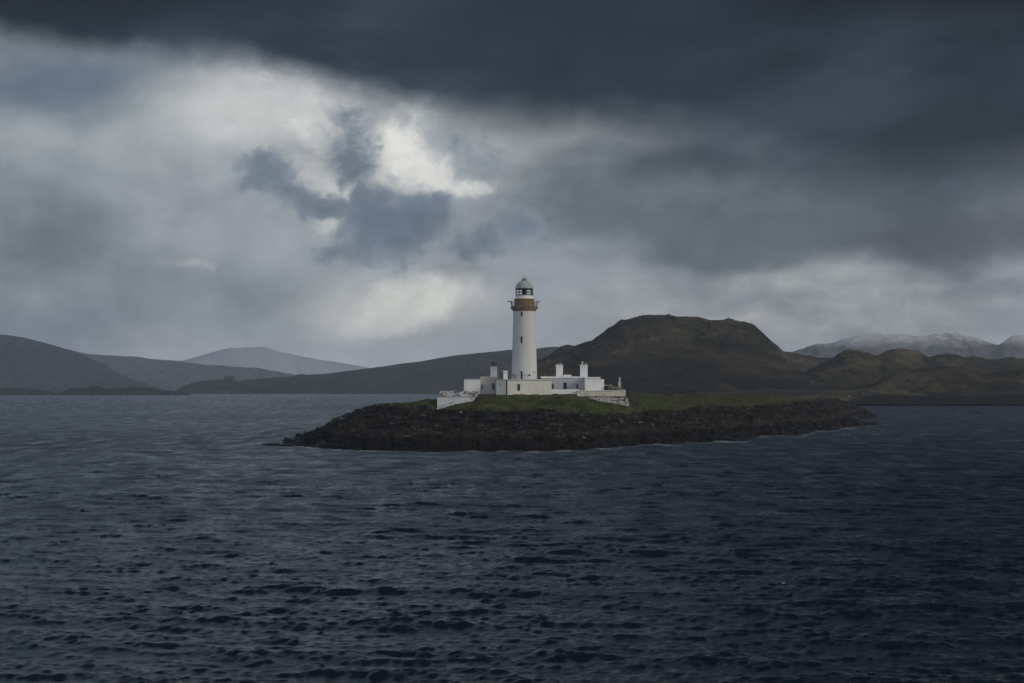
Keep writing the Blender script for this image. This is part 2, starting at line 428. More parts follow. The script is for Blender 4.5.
def mat_plain(name, col, rough=.6, metal=0.0, var=.25):
    m, nt, b = material(name)
    n = nt.noise(geo_pos(nt), 3.0, 4, .6)
    nt.put(b.inputs['Base Color'], nt.mix(n, tuple(c * (1 - var) for c in col), tuple(c * (1 + var) for c in col)))
    b.inputs['Roughness'].default_value = rough; b.inputs['Metallic'].default_value = metal
    return m

def mat_ochre():
    m, nt, b = material('ochre_paint')
    pos = geo_pos(nt)
    n = nt.noise(nt.stretch(pos, (1.6, 1.6, .5)), 1.0, 5, .65); n2 = nt.noise(pos, 4.0, 4, .6)
    c = nt.ramp(nt.map(n, .3, .7, smooth=False), [(0, (.10, .072, .036)), (.5, (.22, .145, .052)), (1, (.32, .23, .09))])
    nt.put(b.inputs['Base Color'], nt.mix(nt.map(n2, .5, .75), c, (.10, .07, .05)))
    b.inputs['Roughness'].default_value = .8
    return m

def mat_glass():
    m, nt, b = material('lantern_glass')
    b.inputs['Base Color'].default_value = (.95, .97, .97, 1)
    b.inputs['Transmission Weight'].default_value = 1.0
    b.inputs['Roughness'].default_value = .02; b.inputs['IOR'].default_value = 1.1
    return m

M = {
 'sea': mat_sea(), 'island': mat_island(),
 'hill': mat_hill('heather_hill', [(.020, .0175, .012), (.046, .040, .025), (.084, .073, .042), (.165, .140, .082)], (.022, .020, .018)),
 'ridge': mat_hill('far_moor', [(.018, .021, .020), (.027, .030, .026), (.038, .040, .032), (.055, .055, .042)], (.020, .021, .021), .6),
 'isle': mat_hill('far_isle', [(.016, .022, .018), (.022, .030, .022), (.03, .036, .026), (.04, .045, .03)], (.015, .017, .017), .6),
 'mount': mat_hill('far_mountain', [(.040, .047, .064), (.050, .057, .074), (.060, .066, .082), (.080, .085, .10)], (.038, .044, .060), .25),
 'veiled': mat_hill('veiled_mountain', [(.095, .11, .14), (.105, .12, .148), (.115, .128, .155), (.135, .147, .17)], (.095, .11, .14), .25),  # bluish lift in the albedo carries part of the rain veil
 'mist': mat_plain('haze_pale_mountain', (.37, .40, .46), .95, 0, .03),  # even pale albedo stands in for the rain haze over this mountain
 'snow': mat_hill('snowy_mountain', [(.10, .10, .105), (.13, .13, .135), (.16, .16, .165), (.21, .21, .21)], (.10, .10, .11), .3, snow=(150, 212, 100, .85)),
 'white': mat_paint('white_limewash', (.80, .80, .80), (.42, .43, .43), .45),
 'tower': mat_paint('tower_limewash', (.60, .60, .59), (.40, .40, .38), .40, scale=.6),
 'cream': mat_paint('cream_limewash', (.78, .765, .68), (.52, .49, .42), .40),
 'buff': mat_paint('worn_buff_render', (.46, .45, .42), (.33, .31, .28), .6),
 'grey': mat_paint('grey_render', (.44, .46, .49), (.32, .33, .35), .5),
 'coping': mat_paint('weathered_coping', (.62, .59, .50), (.34, .32, .27), .8, scale=1.4),
 'rubble': mat_rubble('white_painted_rubble', (.60, .59, .56), (.11, .10, .09), (.19, .18, .16), 2.2, .06, (.49, .60)),
 'rubblewhite': mat_rubble('fresh_white_rubble', (.80, .82, .85), (.34, .35, .38), (.46, .47, .50), 2.6, .04, (.55, .70)),
 'parapetwhite': mat_rubble('speckled_white_rubble', (.72, .74, .78), (.26, .26, .28), (.16, .16, .175), 3.0, .07, (.49, .56)),
 'brownstone': mat_rubble('brown_dry_stone', (.085, .076, .064), (.02, .02, .018), (.05, .047, .04), 1.6, .08),
 'ruinstone': mat_rubble('buff_dry_stone', (.25, .225, .19), (.04, .036, .03), (.12, .105, .09), 1.6, .07),
 'farstone': mat_plain('far_castle_stone', (.030, .032, .034), .95),
 'roof': mat_plain('grey_slate', (.13, .135, .145), .7),
 'dark': mat_plain('dark_opening', (.022, .023, .026), .25),
 'black': mat_plain('black_iron', (.018, .018, .019), .5),
 'frame': mat_plain('grey_frame', (.30, .31, .32), .6),
 'dome': mat_paint('grey_green_dome', (.37, .40, .39), (.27, .30, .28), .5),
 'iron': mat_plain('grey_iron', (.17, .175, .18), .55),
 'palemetal': mat_plain('pale_iron', (.48, .49, .49), .5),
 'ochre': mat_ochre(), 'corbel': mat_paint('corbel_stone', (.27, .23, .17), (.07, .06, .05), .9, scale=4.0),
 'glass': mat_glass(), 'lens': mat_plain('lens_brass', (.05, .055, .055), .25),
 'pot': mat_plain('clay_pot', (.060, .046, .040), .8), 'palepot': mat_plain('pale_pot', (.50, .49, .45), .8),
 'wetrock': mat_plain('wet_black_rock', (.012, .012, .012), .5, 0, .5), 'palerock': mat_plain('pale_rock', (.12, .115, .10), .9, 0, .4),
 'gull': mat_plain('white_feather', (.75, .75, .75), .8, 0, .05), 'gullwing': mat_plain('grey_feather', (.32, .33, .35), .8, 0, .05),
 'cowpale': mat_plain('cream_hide', (.50, .40, .24), .85, 0, .1), 'cowblack': mat_plain('black_hide', (.012, .011, .011), .8, 0, .1),
}

def zpy(py, D): return EYE + (HZ - py) * D / F
def xpx(px, D): return (px - 512) * D / F
def setting(o): o['kind'] = 'structure'; return o

# ------------------------------------------------------------------ the sea
def build_sea():
    rng = np.random.default_rng(11)
    # rows by distance: fine where the view from the deck is fine
    rows = [6, 12, 20, 28, 36, 43]
    py = 716.0
    while True:
        D = EYE * F / (py - HZ)
        if D > 6700: break
        rows.append(D)
        py -= .34 if D < 160 else (.2 if D < 700 else .3) if D < 1300 else max(.02, .05 * (py - HZ))
        if py - HZ < 2.4: break
    rows.append(7400)
    R = np.array(rows)
    pxs = np.concatenate([np.linspace(-2600, -435, 50), np.linspace(-420, 1500, 1560), np.linspace(1515, 3600, 50)])
    ang = np.arctan((pxs - 512) / F)
    ang = np.concatenate([ang, np.linspace(ang[-1], ang[0] + 2 * pi, 42)[1:-1]])
    RR, AA = np.meshgrid(R, ang, indexing='ij')
    X = RR * np.sin(AA); Y = RR * np.cos(AA)
    dR = np.gradient(R)[:, None] * np.ones_like(X)
    dA = np.gradient(ang)[None, :] * RR
    ca, sa = np.cos(AA), np.sin(AA)
    NW = 120
    lam = np.geomspace(0.30, 12.0, NW) * rng.uniform(.94, 1.06, NW)
    th = radians(75) + rng.normal(0, 1, NW) * np.interp(lam, [.3, 1.2, 3, 8, 12], [.95, .62, .40, .30, .28])         # travelling away and to the right
    gust = .97 + .18 * fbm(X / 85.0, Y / 140.0, 3, 5) + .20 * fbm(X / 13.0, Y / 10.0, 3, 6)
    gust *= 1.0 - .18 * sstep(250, 600, RR)
    Z = np.zeros_like(X); DX = np.zeros_like(X); DY = np.zeros_like(X); jac = np.zeros_like(X); left = np.zeros_like(X)
    for l, t in zip(lam, th):
        k = 2 * pi / l
        kx, ky = k * cos(t), k * sin(t)
        s = (.030 if l < .45 else .045) * (1.0 if l < 1.7 else (1.7 / l) ** .85)
        a = s / k
        kr = np.abs(kx * sa + ky * ca) * dR; ka = np.abs(kx * ca - ky * sa) * dA
        w = (1 - sstep(1.3, 2.8, kr)) * (1 - sstep(1.1, 2.4, ka))
        left += .5 * s * s * (1 - w * w)
        off = rng.uniform(0, 2 * pi)
        on = np.nonzero(w.max(1) > .01)[0]
        if not len(on): continue
        r_ = slice(on[0], on[-1] + 1)
        ph = (kx * X[r_] + ky * Y[r_] + off).astype(np.float32)
        c, sn = np.cos(ph), np.sin(ph)
        aw = a * w[r_] * gust[r_]
        Z[r_] += aw * c
        Q = 1.0
        DX[r_] -= Q * aw * cos(t) * sn; DY[r_] -= Q * aw * sin(t) * sn
        jac[r_] += Q * aw * k * c
    foam = sstep(.66, .9, jac) * sstep(.25, .6, fbm(X / 16.0, Y / 16.0, 3, 9) + .1)
    far = sstep(40, 56, RR)
    Z = Z * far
    # surf where the sea meets the island
    if ISLAND_EDGE is not None:
        pxv = 512 + F * np.tan(np.clip(AA, -1.2, 1.2))
        e = np.interp(pxv, ISLAND_EDGE[0], ISLAND_EDGE[1], left=1e5, right=1e5)
        nn = fbm(X / 6.0, Y / 6.0, 4, 77)
        surf = sstep(e - 9 - 9 * nn, e - 1.5, RR) * sstep(-.2, .4, nn)
        foam = np.maximum(foam, .60 * surf * (RR < e + 12))
    o = grid_mesh('sea', X + DX * far, Y + DY * far, Z, M['sea'], {'slope_left': .55 * left * gust ** 2 * np.clip(1 + 1.15 * fbm(X / 5.0, Y / 13.0, 5, 15, .75), .15, 2.4), 'foam': foam}, wrap=True)
    return setting(o)

# ------------------------------------------------------------------ the island
TAB = {
 262: [(310, -1.5), (320, -1.5)],
 278: [(312, -1.5), (316, -.7), (320, -.5), (324, -.8)],
 283: [(312, -1.0), (316, .35), (320, .7), (324, -.6)],
 300: [(301, -.8), (304, .6), (310, 1.2), (318, 1.9), (326, .9), (332, -.8)],
 330: [(287, -.8), (290, 1.3), (297, 2.0), (318, 3.7), (330, 3.0), (346, -.8)],
 348: [(283, -.8), (287, 1.6), (293, 2.5), (310, 4.8), (320, 5.8), (335, 4.5), (354, -.8)],
 370: [(280, -.8), (284, 1.9), (290, 2.7), (306, 5.2), (322, 7.7), (338, 6.6), (364, -.8)],
 400: [(278, -.8), (281.5, 2.2), (287, 2.8), (303, 5.4), (325, 8.6), (345, 8.2), (378, -.8)],
 428: [(276, -.8), (279.5, 2.3), (285, 2.9), (300, 4.9), (320, 7.4), (340, 9.6), (352, 9.6), (400, -.8)],
 436: [(276, -.8), (279, 2.3), (285, 2.9), (300, 4.8), (316, 6.3), (332.6, 6.9), (334.5, 8.6), (350, 9.6), (402, -.8)],
 441: [(276, -.8), (279, 2.3), (285, 2.9), (300, 4.8), (316, 6.4), (332.6, 7.0), (334.5, 9.2), (350, 10.0), (404, -.8)],
 455: [(276, -.8), (279, 2.3), (285, 2.9), (300, 5.0), (315, 6.9), (332.4, 8.0), (334.5, 10.0), (350, 10.6), (370, 10.4), (408, -.8)],
 472: [(276, -.8), (279, 2.3), (285, 2.9), (300, 5.0), (315, 6.9), (332.4, 8.9), (335, 10.2), (350, 10.8), (370, 10.6), (414, -.8)],
 479: [(276, -.8), (279, 2.3), (285, 2.9), (300, 5.0), (315, 7.0), (332.4, 9.9), (338, 10.8), (370, 10.9), (420, -.8)],
 492: [(276, -.8), (279, 2.3), (285, 2.9), (300, 5.1), (315, 7.2), (331, 10.4), (337, 10.9), (370, 10.9), (424, -.8)],
 524: [(276, -.8), (279, 2.2), (286, 2.8), (300, 5.0), (315, 7.2), (331, 10.6), (336, 11.0), (372, 11.0), (440, -.8)],
 575: [(282, -.8), (285.5, 2.1), (292, 2.7), (304, 4.7), (317, 6.7), (331.5, 10.4), (336, 10.9), (380, 11.0), (460, -.8)],
 582: [(284, -.8), (287.5, 2.1), (294, 2.7), (306, 4.7), (318, 6.6), (332.4, 9.9), (334.6, 10.7), (380, 11.0), (464, -.8)],
 600: [(288, -.8), (291.5, 2.0), (298, 2.6), (309, 4.5), (321, 6.3), (332.4, 8.6), (334.6, 10.3), (380, 11.0), (480, -.8)],
 612: [(293, -.8), (297, 2.0), (304, 2.6), (314, 4.4), (325, 6.2), (332.4, 8.0), (334.6, 10.0), (380, 11.0), (488, -.8)],
 629: [(302, -.8), (306, 2.0), (313, 2.7), (322, 4.6), (330, 6.6), (333.5, 8.2), (338, 9.2), (352, 9.8), (380, 10.8), (500, -.8)],
 642: [(309, -.8), (313, 1.9), (320, 2.6), (330, 4.6), (340, 6.3), (350, 8.4), (370, 11.0), (400, 10.8), (508, -.8)],
 700: [(325, -.8), (330, 1.7), (338, 2.3), (352, 4.4), (368, 6.2), (390, 8.8), (420, 10.8), (450, 10.4), (550, -.8)],
 770: [(367, -.8), (372, 1.5), (382, 2.2), (398, 4.0), (415, 5.6), (450, 8.8), (480, 10.2), (520, 9.6), (610, -.8)],
 824: [(416, -.8), (421, 1.3), (432, 1.8), (455, 3.6), (480, 5.6), (540, 8.6), (590, 9.4), (650, 7.0), (720, -.8)],
 848: [(448, -.8), (455, 1.1), (468, 1.4), (500, 1.8), (530, 2.0), (575, 3.6), (630, 5.8), (660, 4.6), (700, -.8)],
 862: [(459, -.8), (467, .8), (480, 1.2), (494, .5), (506, -.9), (566, -.9), (586, .6), (635, 3.1), (665, 2.2), (690, -.8)],
 876: [(474, -.9), (481, .35), (488, .35), (494, -.9), (598, -.9), (612, .3), (636, .7), (650, -.9)],
 882: [(470, -1.5), (480, -1.5)],
 900: [(470, -1.5), (480, -1.5)],
}
GRASS_PY = {262: 380, 330: 400, 348: 400, 370: 407, 400: 407.5, 428: 407, 436: 410.5, 470: 411.5, 524: 411.5, 600: 413.5, 629: 412.5, 642: 412, 700: 409, 770: 406, 824: 400.5, 848: 397, 862: 390, 900: 380}
DI = np.concatenate([np.arange(268, 345, .32), np.arange(345, 500, .6), np.arange(500, 730, 1.0)])
PI_ = np.arange(258, 892, .6)
def island_base():
    keys = sorted(TAB)
    cols = np.stack([np.interp(DI, [p[0] for p in TAB[k]], [p[1] for p in TAB[k]], left=-1.5, right=-1.5) for k in keys])   # per key px
    Z = np.empty((len(DI), len(PI_)))
    for i in range(len(DI)): Z[i] = np.interp(PI_, keys, cols[:, i])
    return Z
ISLAND_EDGE = None
def build_island():
    global ISLAND_EDGE, ISLAND_Z
    base = island_base()
    PX, DD = np.meshgrid(PI_, DI)
    wob = 5 * fbm(PX / 14.0, DD / 400.0, 3, 40)           # ragged shoreline in plan
    X = (PX - 512) / F * DD; Y = DD
    Z = base.copy()
    grass_py = np.interp(PX, sorted(GRASS_PY), [GRASS_PY[k] for k in sorted(GRASS_PY)])
    zs = HZ - (Z - EYE) * F / DD                        # picture row of each point, as seen from the deck, marks turf edge
    g = sstep(grass_py + 6, grass_py - 6, zs)
    g = np.clip(g, 0, 1) * sstep(2.5, 4.5, Z)
    rockm = 1 - g
    near_walls = sstep(324, 329, DD) * sstep(395, 350, DD) * sstep(425, 436, PX) * sstep(650, 634, PX)
    low = sstep(-1.4, -.2, Z)
    # rock: tilted strata, ribs and clefts
    warpx = X + 3 * fbm(X / 9, Y / 9, 3, 21)
    strata = ridged((warpx * .35 + Y * .9) / 5.0, (warpx - Y * .3) / 16.0, 5, 31, .55)
    blocks = ridged(X / 3.2, Y / 3.2, 5, 51, .6)
    large = fbm(X / 16.0, Y / 13.0, 4, 61)
    amp = rockm * low * (1 - near_walls)
    hgt = np.clip(Z + .6, 0, 4) / 4
    Z += amp * ((strata - .6) * .85 * (.35 + .65 * hgt) + (blocks - .6) * .34 * (.4 + .6 * hgt) + large * 1.0 * hgt + .1)
    tilt = .035 * X + .02 * Y + .5 * fbm(X / 12, Y / 12, 3, 91)
    hh = (Z + tilt) / .95
    fr_ = hh - np.floor(hh)
    terr = (np.floor(hh) + sstep(.62, 1.0, fr_)) * .95 - tilt
    Z += .7 * rockm * low * (1 - near_walls) * sstep(-.3, .4, base) * (terr - Z)
    Z += g * (1 - near_walls) * (fbm(X / 7, Y / 7, 5, 71) * .38 + fbm(X / 1.6, Y / 1.6, 4, 73, .65) * .24)
    Z += near_walls * fbm(X / 1.6, Y / 1.6, 4, 75, .65) * .11
    # vertical clefts in the low tide cliff
    Z -= rockm * low * sstep(3.5, 1.5, base) * np.clip(ridged(X / 2.6, Y / 14.0, 3, 81), 0, 2) * .35 * sstep(-.6, .4, base)
    o = grid_mesh('island', X, Y, Z, M['island'], {'grass': g})
    setting(o)
    ISLAND_Z = Z
    edge = []
    for j in range(0, len(PI_), 2):
        w = np.nonzero(Z[:, j] > .05)[0]
        edge.append((PI_[j], DI[w[0]] if len(w) else 1e5))
    ISLAND_EDGE = np.array([e[0] for e in edge]), np.array([e[1] for e in edge])
    return o
def island_z(px, D):
    j = int(np.argmin(np.abs(PI_ - px))); return float(np.interp(D, DI, ISLAND_Z[:, j]))

# ------------------------------------------------------------------ the land behind
def prof(PX, DD, sil, D_r, D_f, D_b, z_f, power=1.0, shape='dome', zb=0.0):
    """a hill whose skyline follows sil (picture px, py) at distance D_r, rising from D_f in front and falling to D_b behind"""
    z_s = EYE + (HZ - np.interp(PX, [s[0] for s in sil], [s[1] for s in sil], left=402, right=402)) * D_r / F
    t = np.clip((DD - D_f) / (D_r - D_f), 0, 1); tb = np.clip((D_b - DD) / (D_b - D_r), 0, 1)
    fr = np.sin(t * pi / 2) ** power if shape == 'dome' else sstep(0, 1, t) ** power
    z_f = np.minimum(z_f, z_s - 1.0)
    front = z_f + (z_s - z_f) * fr
    back = zb + (z_s - zb) * np.sin(tb * pi / 2)
    z = np.where(DD <= D_r, front, back)
    return np.where((DD < D_f) | (DD > D_b) | (z_s < 3), -3.0, np.where(z_s < 1.0, np.minimum(z, z_s), z)), z_s

HILL = [(500, 396), (520, 378), (539, 364), (560, 351), (584, 344), (593, 341), (607, 332), (622, 322), (636, 318), (651, 315.5), (665, 317), (679, 319.5), (692, 320), (701, 320.3),
        (711, 322.5), (722, 322), (733, 322.3), (742, 324), (750, 326.5), (755, 331), (761, 336), (768, 344), (776, 350), (782, 356), (789, 364), (797, 376), (810, 392)]
SADDLE = [(740, 350), (779, 351.3), (790, 353), (801, 355), (812, 358), (820, 358.8), (836, 359), (860, 362), (900, 366), (980, 372)]
KNOLL = [(770, 392), (800, 377), (816, 369), (828, 362.5), (835, 358.5), (842, 353.6), (850, 352), (858, 352.5), (868, 355), (878, 356.6), (884, 353.5), (892, 351), (899, 349.8), (908, 351), (917, 353.6), (926, 359), (936, 365), (950, 372), (980, 380), (1010, 392)]
FARKNOLL = [(900, 366), (920, 361), (932, 358), (941, 356.4), (951, 355.6), (959, 357), (966, 359.2), (979, 358.8), (994, 360.6), (1002, 360), (1010, 358.8), (1024, 360.5), (1060, 357), (1110, 352), (1180, 356), (1260, 366), (1400, 378)]
NEARKNOLL = [(860, 392), (885, 380), (905, 372), (925, 369), (945, 369), (965, 371), (985, 376), (1005, 372), (1030, 369), (1070, 372), (1120, 374), (1250, 380), (1400, 385)]
def headland_height(PX, DD):
    X = (PX - 512) / F * DD; Y = DD
    shore = np.interp(PX, [470, 520, 640, 850, 875, 900, 960, 1030, 1200, 1420], [1500, 1330, 1250, 1215, 1180, 1168, 1172, 1160, 1120, 1050]) + 14 * fbm(X / 50, Y / 200, 4, 101)
    t = DD - shore
    land = np.interp(t, [-60, -4, 10, 26, 60, 160, 320, 520, 900, 2200], [-2.5, -1, 2.2, 5.0, 7.0, 9.4, 15, 27, 36, 30])
    land = np.minimum(land, -3 + 60 * sstep(500, 600, PX))
    land = land + sstep(20, 100, t) * fbm(X / 90, Y / 120, 5, 111) * 3.5
    PX0 = PX
    PX = PX + 7 * fbm(X / 70, Y / 60, 4, 301)
    hz_, hs = prof(PX, DD, HILL, 1760, 1395, 2350, 22, .85)
    foot = np.where((DD > 1362), np.interp(DD, [1362, 1376, 1400, 1440], [5, 17, 24, 24.5]), 0) * sstep(512, 560, PX) * sstep(790, 700, PX)
    foot = np.where(DD > 1700, 0, foot)
    # gullies running down the face
    u = PX + 26 * fbm(X / 120, Y / 160, 3, 131) + (DD - 1760) * .05
    gul = ridged(u / 34.0, DD / 420.0, 5, 141, .55)
    knob = fbm(X / 55, Y / 70, 5, 151, .55)
    mid = np.sin(np.clip((DD - 1395) / 365, 0, 1) * pi) + .25
    hz_ = np.where(hz_ > 0, hz_ + ((gul - .8) * 3.6 + knob * 6.0) * np.clip(mid - .26, 0, 1) * sstep(0, 40, hs - 10), hz_)
    sz, _ = prof(PX, DD, SADDLE, 2400, 1950, 2900, 24, 1.0)
    kz, _ = prof(PX, DD, KNOLL, 1700, 1480, 1950, 14, .75)
    fz, _ = prof(PX, DD, FARKNOLL, 2050, 1750, 2500, 18, .8)
    nz, _ = prof(PX, DD, NEARKNOLL, 1430, 1290, 1640, 8, .8)
    rough = fbm(X / 38, Y / 46, 6, 161, .6)
    crag = ridged(X / 60, Y / 75, 5, 191, .55) - .8
    kz = kz + rough * 2.4 + crag * 1.6; nz = nz + rough * 2.2 + crag * 1.6; fz = fz + rough * 2.6 + crag * 1.8; sz = sz + rough * 3
    z = np.maximum.reduce([land, hz_, foot, np.where(t > 60, kz, -3), np.where(t > 60, fz, -3), np.where(t > 60, nz, -3), np.where(t > 60, sz, -3)])
    z = z + sstep(15, 60, t) * fbm(X / 9, Y / 9, 4, 171, .6) * .55
    z = z + sstep(-10, 10, t) * sstep(60, 25, t) * ridged(X / 9, Y / 9, 4, 181) * .8
    return X, Y, z
def build_headland():
    D = np.concatenate([np.arange(1040, 1480, 2.2), np.arange(1480, 2100, 3.2), np.arange(2100, 2950, 9)])
    px = np.arange(470, 1420, 1.1)
    PX, DD = np.meshgrid(px, D)
    X, Y, Z = headland_height(PX, DD)
    n = fbm(X / 70, Y / 60, 4, 205)
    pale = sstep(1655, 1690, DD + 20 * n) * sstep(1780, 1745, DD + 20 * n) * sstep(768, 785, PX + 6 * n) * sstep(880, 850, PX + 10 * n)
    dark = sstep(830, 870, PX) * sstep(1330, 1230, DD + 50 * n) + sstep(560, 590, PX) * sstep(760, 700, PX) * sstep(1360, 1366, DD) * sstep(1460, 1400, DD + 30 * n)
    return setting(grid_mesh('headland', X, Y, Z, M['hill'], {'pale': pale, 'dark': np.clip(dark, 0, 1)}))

def ridge_land(name, sil, D_f, D_r, D_b, material_, px0, px1, step, amp, wl, seed, power=1.0, rows=90, z_f=-2.0, shape='dome', edgeamp=None):
    px = np.arange(px0, px1, step); D = np.concatenate([np.linspace(D_f, D_r, rows), np.linspace(D_r, D_b, rows // 2)[1:]])
    PX, DD = np.meshgrid(px, D)
    X = (PX - 512) / F * DD; Y = DD
    Z, zs = prof(PX, DD, sil, D_r, D_f, D_b, z_f, power, shape, zb=-2.0)
    t = np.clip((DD - D_f) / (D_r - D_f), 0, 1)
    m = np.clip(np.sin(t * pi) + (edgeamp if edgeamp is not None else .15), 0, 1) * np.clip((zs - 2) / 30, 0, 1)
    Z = Z + m * (ridged(X / wl + .3 * fbm(X / wl, Y / wl, 2, seed + 7), Y / (wl * 2.2), 6, seed, .55) - .95) * amp
    return setting(grid_mesh(name, X, Y, Z, material_))

RIDGE = [(140, 397), (160, 394), (172, 391.5), (176, 390.3), (180, 387.6), (190, 383.4), (200, 381), (211, 379.6), (222, 379.4), (233, 379.5), (238, 382), (240, 381.6), (248, 380.3), (255, 380.0), (262, 379.4), (275, 378.3), (286, 377.6), (300, 375.8), (315, 374.5),
         (330, 373), (345, 371), (360, 369.2), (373, 367.4), (386, 365.8), (400, 363.4), (420, 361.2), (437, 358), (455, 355.2), (480, 352.6), (509, 350), (523, 348.9), (537, 348.2), (549, 346.6), (558, 346.4), (565, 347.2), (585, 350), (620, 354), (680, 362), (760, 376), (800, 392), (830, 397)]
ISLES = [(-60, 390), (-30, 388), (0, 388.4), (14, 388.0), (26, 388.2), (36, 389.2), (44, 390.2), (54, 392.4), (60, 393.5), (64, 391), (70, 388.4), (80, 387.8), (87, 387.6), (90, 386), (93, 384.9), (98, 385.2), (102, 388.3), (110, 388.6), (117, 387.9), (126, 387.5), (135, 386.6), (143, 387.2), (150, 388.5), (156, 389.2), (168, 390.2), (182, 391.6), (196, 395)]
MOUNT1 = [(-220, 352), (-160, 344), (-90, 338), (-40, 335), (-8, 335.8), (8, 337), (26, 340), (36, 342.6), (44, 345), (61, 349), (80, 355), (100, 364), (125, 376), (150, 386), (175, 393)]
MOUNT2 = [(-120, 360), (0, 352), (40, 346.5), (61, 348.3), (70, 350), (79, 352.3), (90, 354.6), (102, 356.4), (126, 357), (140, 358.2), (152, 359.6), (168, 361), (182, 361.4), (190, 359.8), (199, 358), (214, 355), (228, 354.0), (240, 352.2), (252, 351), (264, 351.2), (275, 352.6), (300, 356.6), (330, 361), (360, 366), (400, 374), (450, 385), (480, 393)]
MOUNT4 = [(0, 356), (20, 350), (40, 346.8), (61, 348.2), (70, 350), (79, 352.3), (90, 354.6), (102, 356.4), (126, 357), (140, 358.2), (152, 359.8), (168, 361.6), (184, 363.4), (205, 366), (230, 369), (255, 371.8), (280, 374.4), (310, 378), (350, 384), (390, 394)]
MOUNT3 = [(740, 392), (770, 366), (799, 350), (808, 347.5), (817, 345.8), (827, 346.5), (837, 345.6), (848, 343.4), (858, 342), (866, 341), (876, 340), (886, 340.4), (897, 339), (910, 340.6), (922, 341.6), (930, 341.2), (938, 338.6), (946, 336.8), (956, 335.6), (966, 336), (973, 337.2), (979, 338.4), (990, 343), (1000, 345.6), (1006, 342), (1012, 339), (1018, 337.6), (1024, 338), (1060, 333), (1120, 338), (1200, 350), (1300, 372), (1380, 392)]

# ------------------------------------------------------------------ mesh collector for the buildings
class MB:
    def __init__(self): self.v = []; self.f = []
    def box(self, x0, x1, y0, y1, z0, z1):
        n = len(self.v)
        self.v += [(x0, y0, z0), (x1, y0, z0), (x1, y1, z0), (x0, y1, z0), (x0, y0, z1), (x1, y0, z1), (x1, y1, z1), (x0, y1, z1)]
        self.f += [tuple(n + i for i in q) for q in ((0, 3, 2, 1), (4, 5, 6, 7), (0, 1, 5, 4), (1, 2, 6, 5), (2, 3, 7, 6), (3, 0, 4, 7))]
        return self
    def prism(self, pts, z0, z1):                      # plan polygon (counter clockwise) extruded up
        n = len(self.v); k = len(pts)
        self.v += [(x, y, z0) for x, y in pts] + [(x, y, z1) for x, y in pts]
        self.f += [tuple(n + i for i in reversed(range(k))), tuple(n + k + i for i in range(k))]
        self.f += [(n + i, n + (i + 1) % k, n + k + (i + 1) % k, n + k + i) for i in range(k)]
        return self
    def slab(self, pts, y0, y1):                        # elevation polygon (x, z) extruded in depth
        n = len(self.v); k = len(pts)
        self.v += [(x, y0, z) for x, z in pts] + [(x, y1, z) for x, z in pts]
        self.f += [tuple(n + i for i in range(k)), tuple(n + k + i for i in reversed(range(k)))]
        self.f += [(n + i, n + k + i, n + k + (i + 1) % k, n + (i + 1) % k) for i in range(k)]
        return self
    def lathe(self, prof_, cx, cy, seg=40, cap=True):  # (radius, z) from bottom to top
        n = len(self.v)
        for r, z in prof_:
            self.v += [(cx + r * cos(2 * pi * i / seg), cy + r * sin(2 * pi * i / seg), z) for i in range(seg)]
        for j in range(len(prof_) - 1):
            for i in range(seg):
                a = n + j * seg + i; b = n + j * seg + (i + 1) % seg
                self.f.append((a, b, b + seg, a + seg))
        if cap:
            self.f.append(tuple(n + i for i in reversed(range(seg))))
            self.f.append(tuple(n + (len(prof_) - 1) * seg + i for i in range(seg)))
        return self
    def bar(self, p, q, r, seg=6):
        p = Vector(p); q = Vector(q); d = (q - p).normalized()
        a = d.orthogonal().normalized(); b = d.cross(a); n = len(self.v)
        for c in (p, q): self.v += [tuple(c + r * (cos(2 * pi * i / seg) * a + sin(2 * pi * i / seg) * b)) for i in range(seg)]
        self.f += [(n + i, n + (i + 1) % seg, n + seg + (i + 1) % seg, n + seg + i) for i in range(seg)]
        self.f += [tuple(n + i for i in reversed(range(seg))), tuple(n + seg + i for i in range(seg))]
        return self
    def build(self, name, mat, parent=None, smooth=False, bevel=0.0):
        me = bpy.data.meshes.new(name); me.from_pydata(self.v, [], self.f); me.update()
        bm = bmesh.new(); bm.from_mesh(me); bmesh.ops.recalc_face_normals(bm, faces=bm.faces)
        if bevel: bmesh.ops.bevel(bm, geom=list(bm.edges), offset=bevel, segments=2, affect='EDGES', profile=.6)
        bm.to_mesh(me); bm.free()
        if smooth:
            for p in me.polygons: p.use_smooth = True
            me.set_sharp_from_angle(angle=radians(40))
        me.materials.append(M[mat])
        o = bpy.data.objects.new(name, me); COL.objects.link(o)
        if parent is not None:
            o.parent = parent
            o.matrix_parent_inverse = chain_inverse(parent)
        return o
def chain_inverse(p):
    m = p.matrix_basis.copy()
    q = p
    while q.parent is not None:
        m = q.parent.matrix_basis @ q.matrix_parent_inverse @ m if q is p else q.parent.matrix_basis @ m
        q = q.parent
    return m.inverted()
def thing(name, label, cat, loc, group=None):
    o = bpy.data.objects.new(name, None); COL.objects.link(o)
    o.location = loc; o.empty_display_size = .5
    o['label'] = label; o['category'] = cat
    if group: o['group'] = group
    bpy.context.view_layer.update()
    return o
def tag(o, label, cat, group=None):
    o['label'] = label; o['category'] = cat
    if group: o['group'] = group
    return o

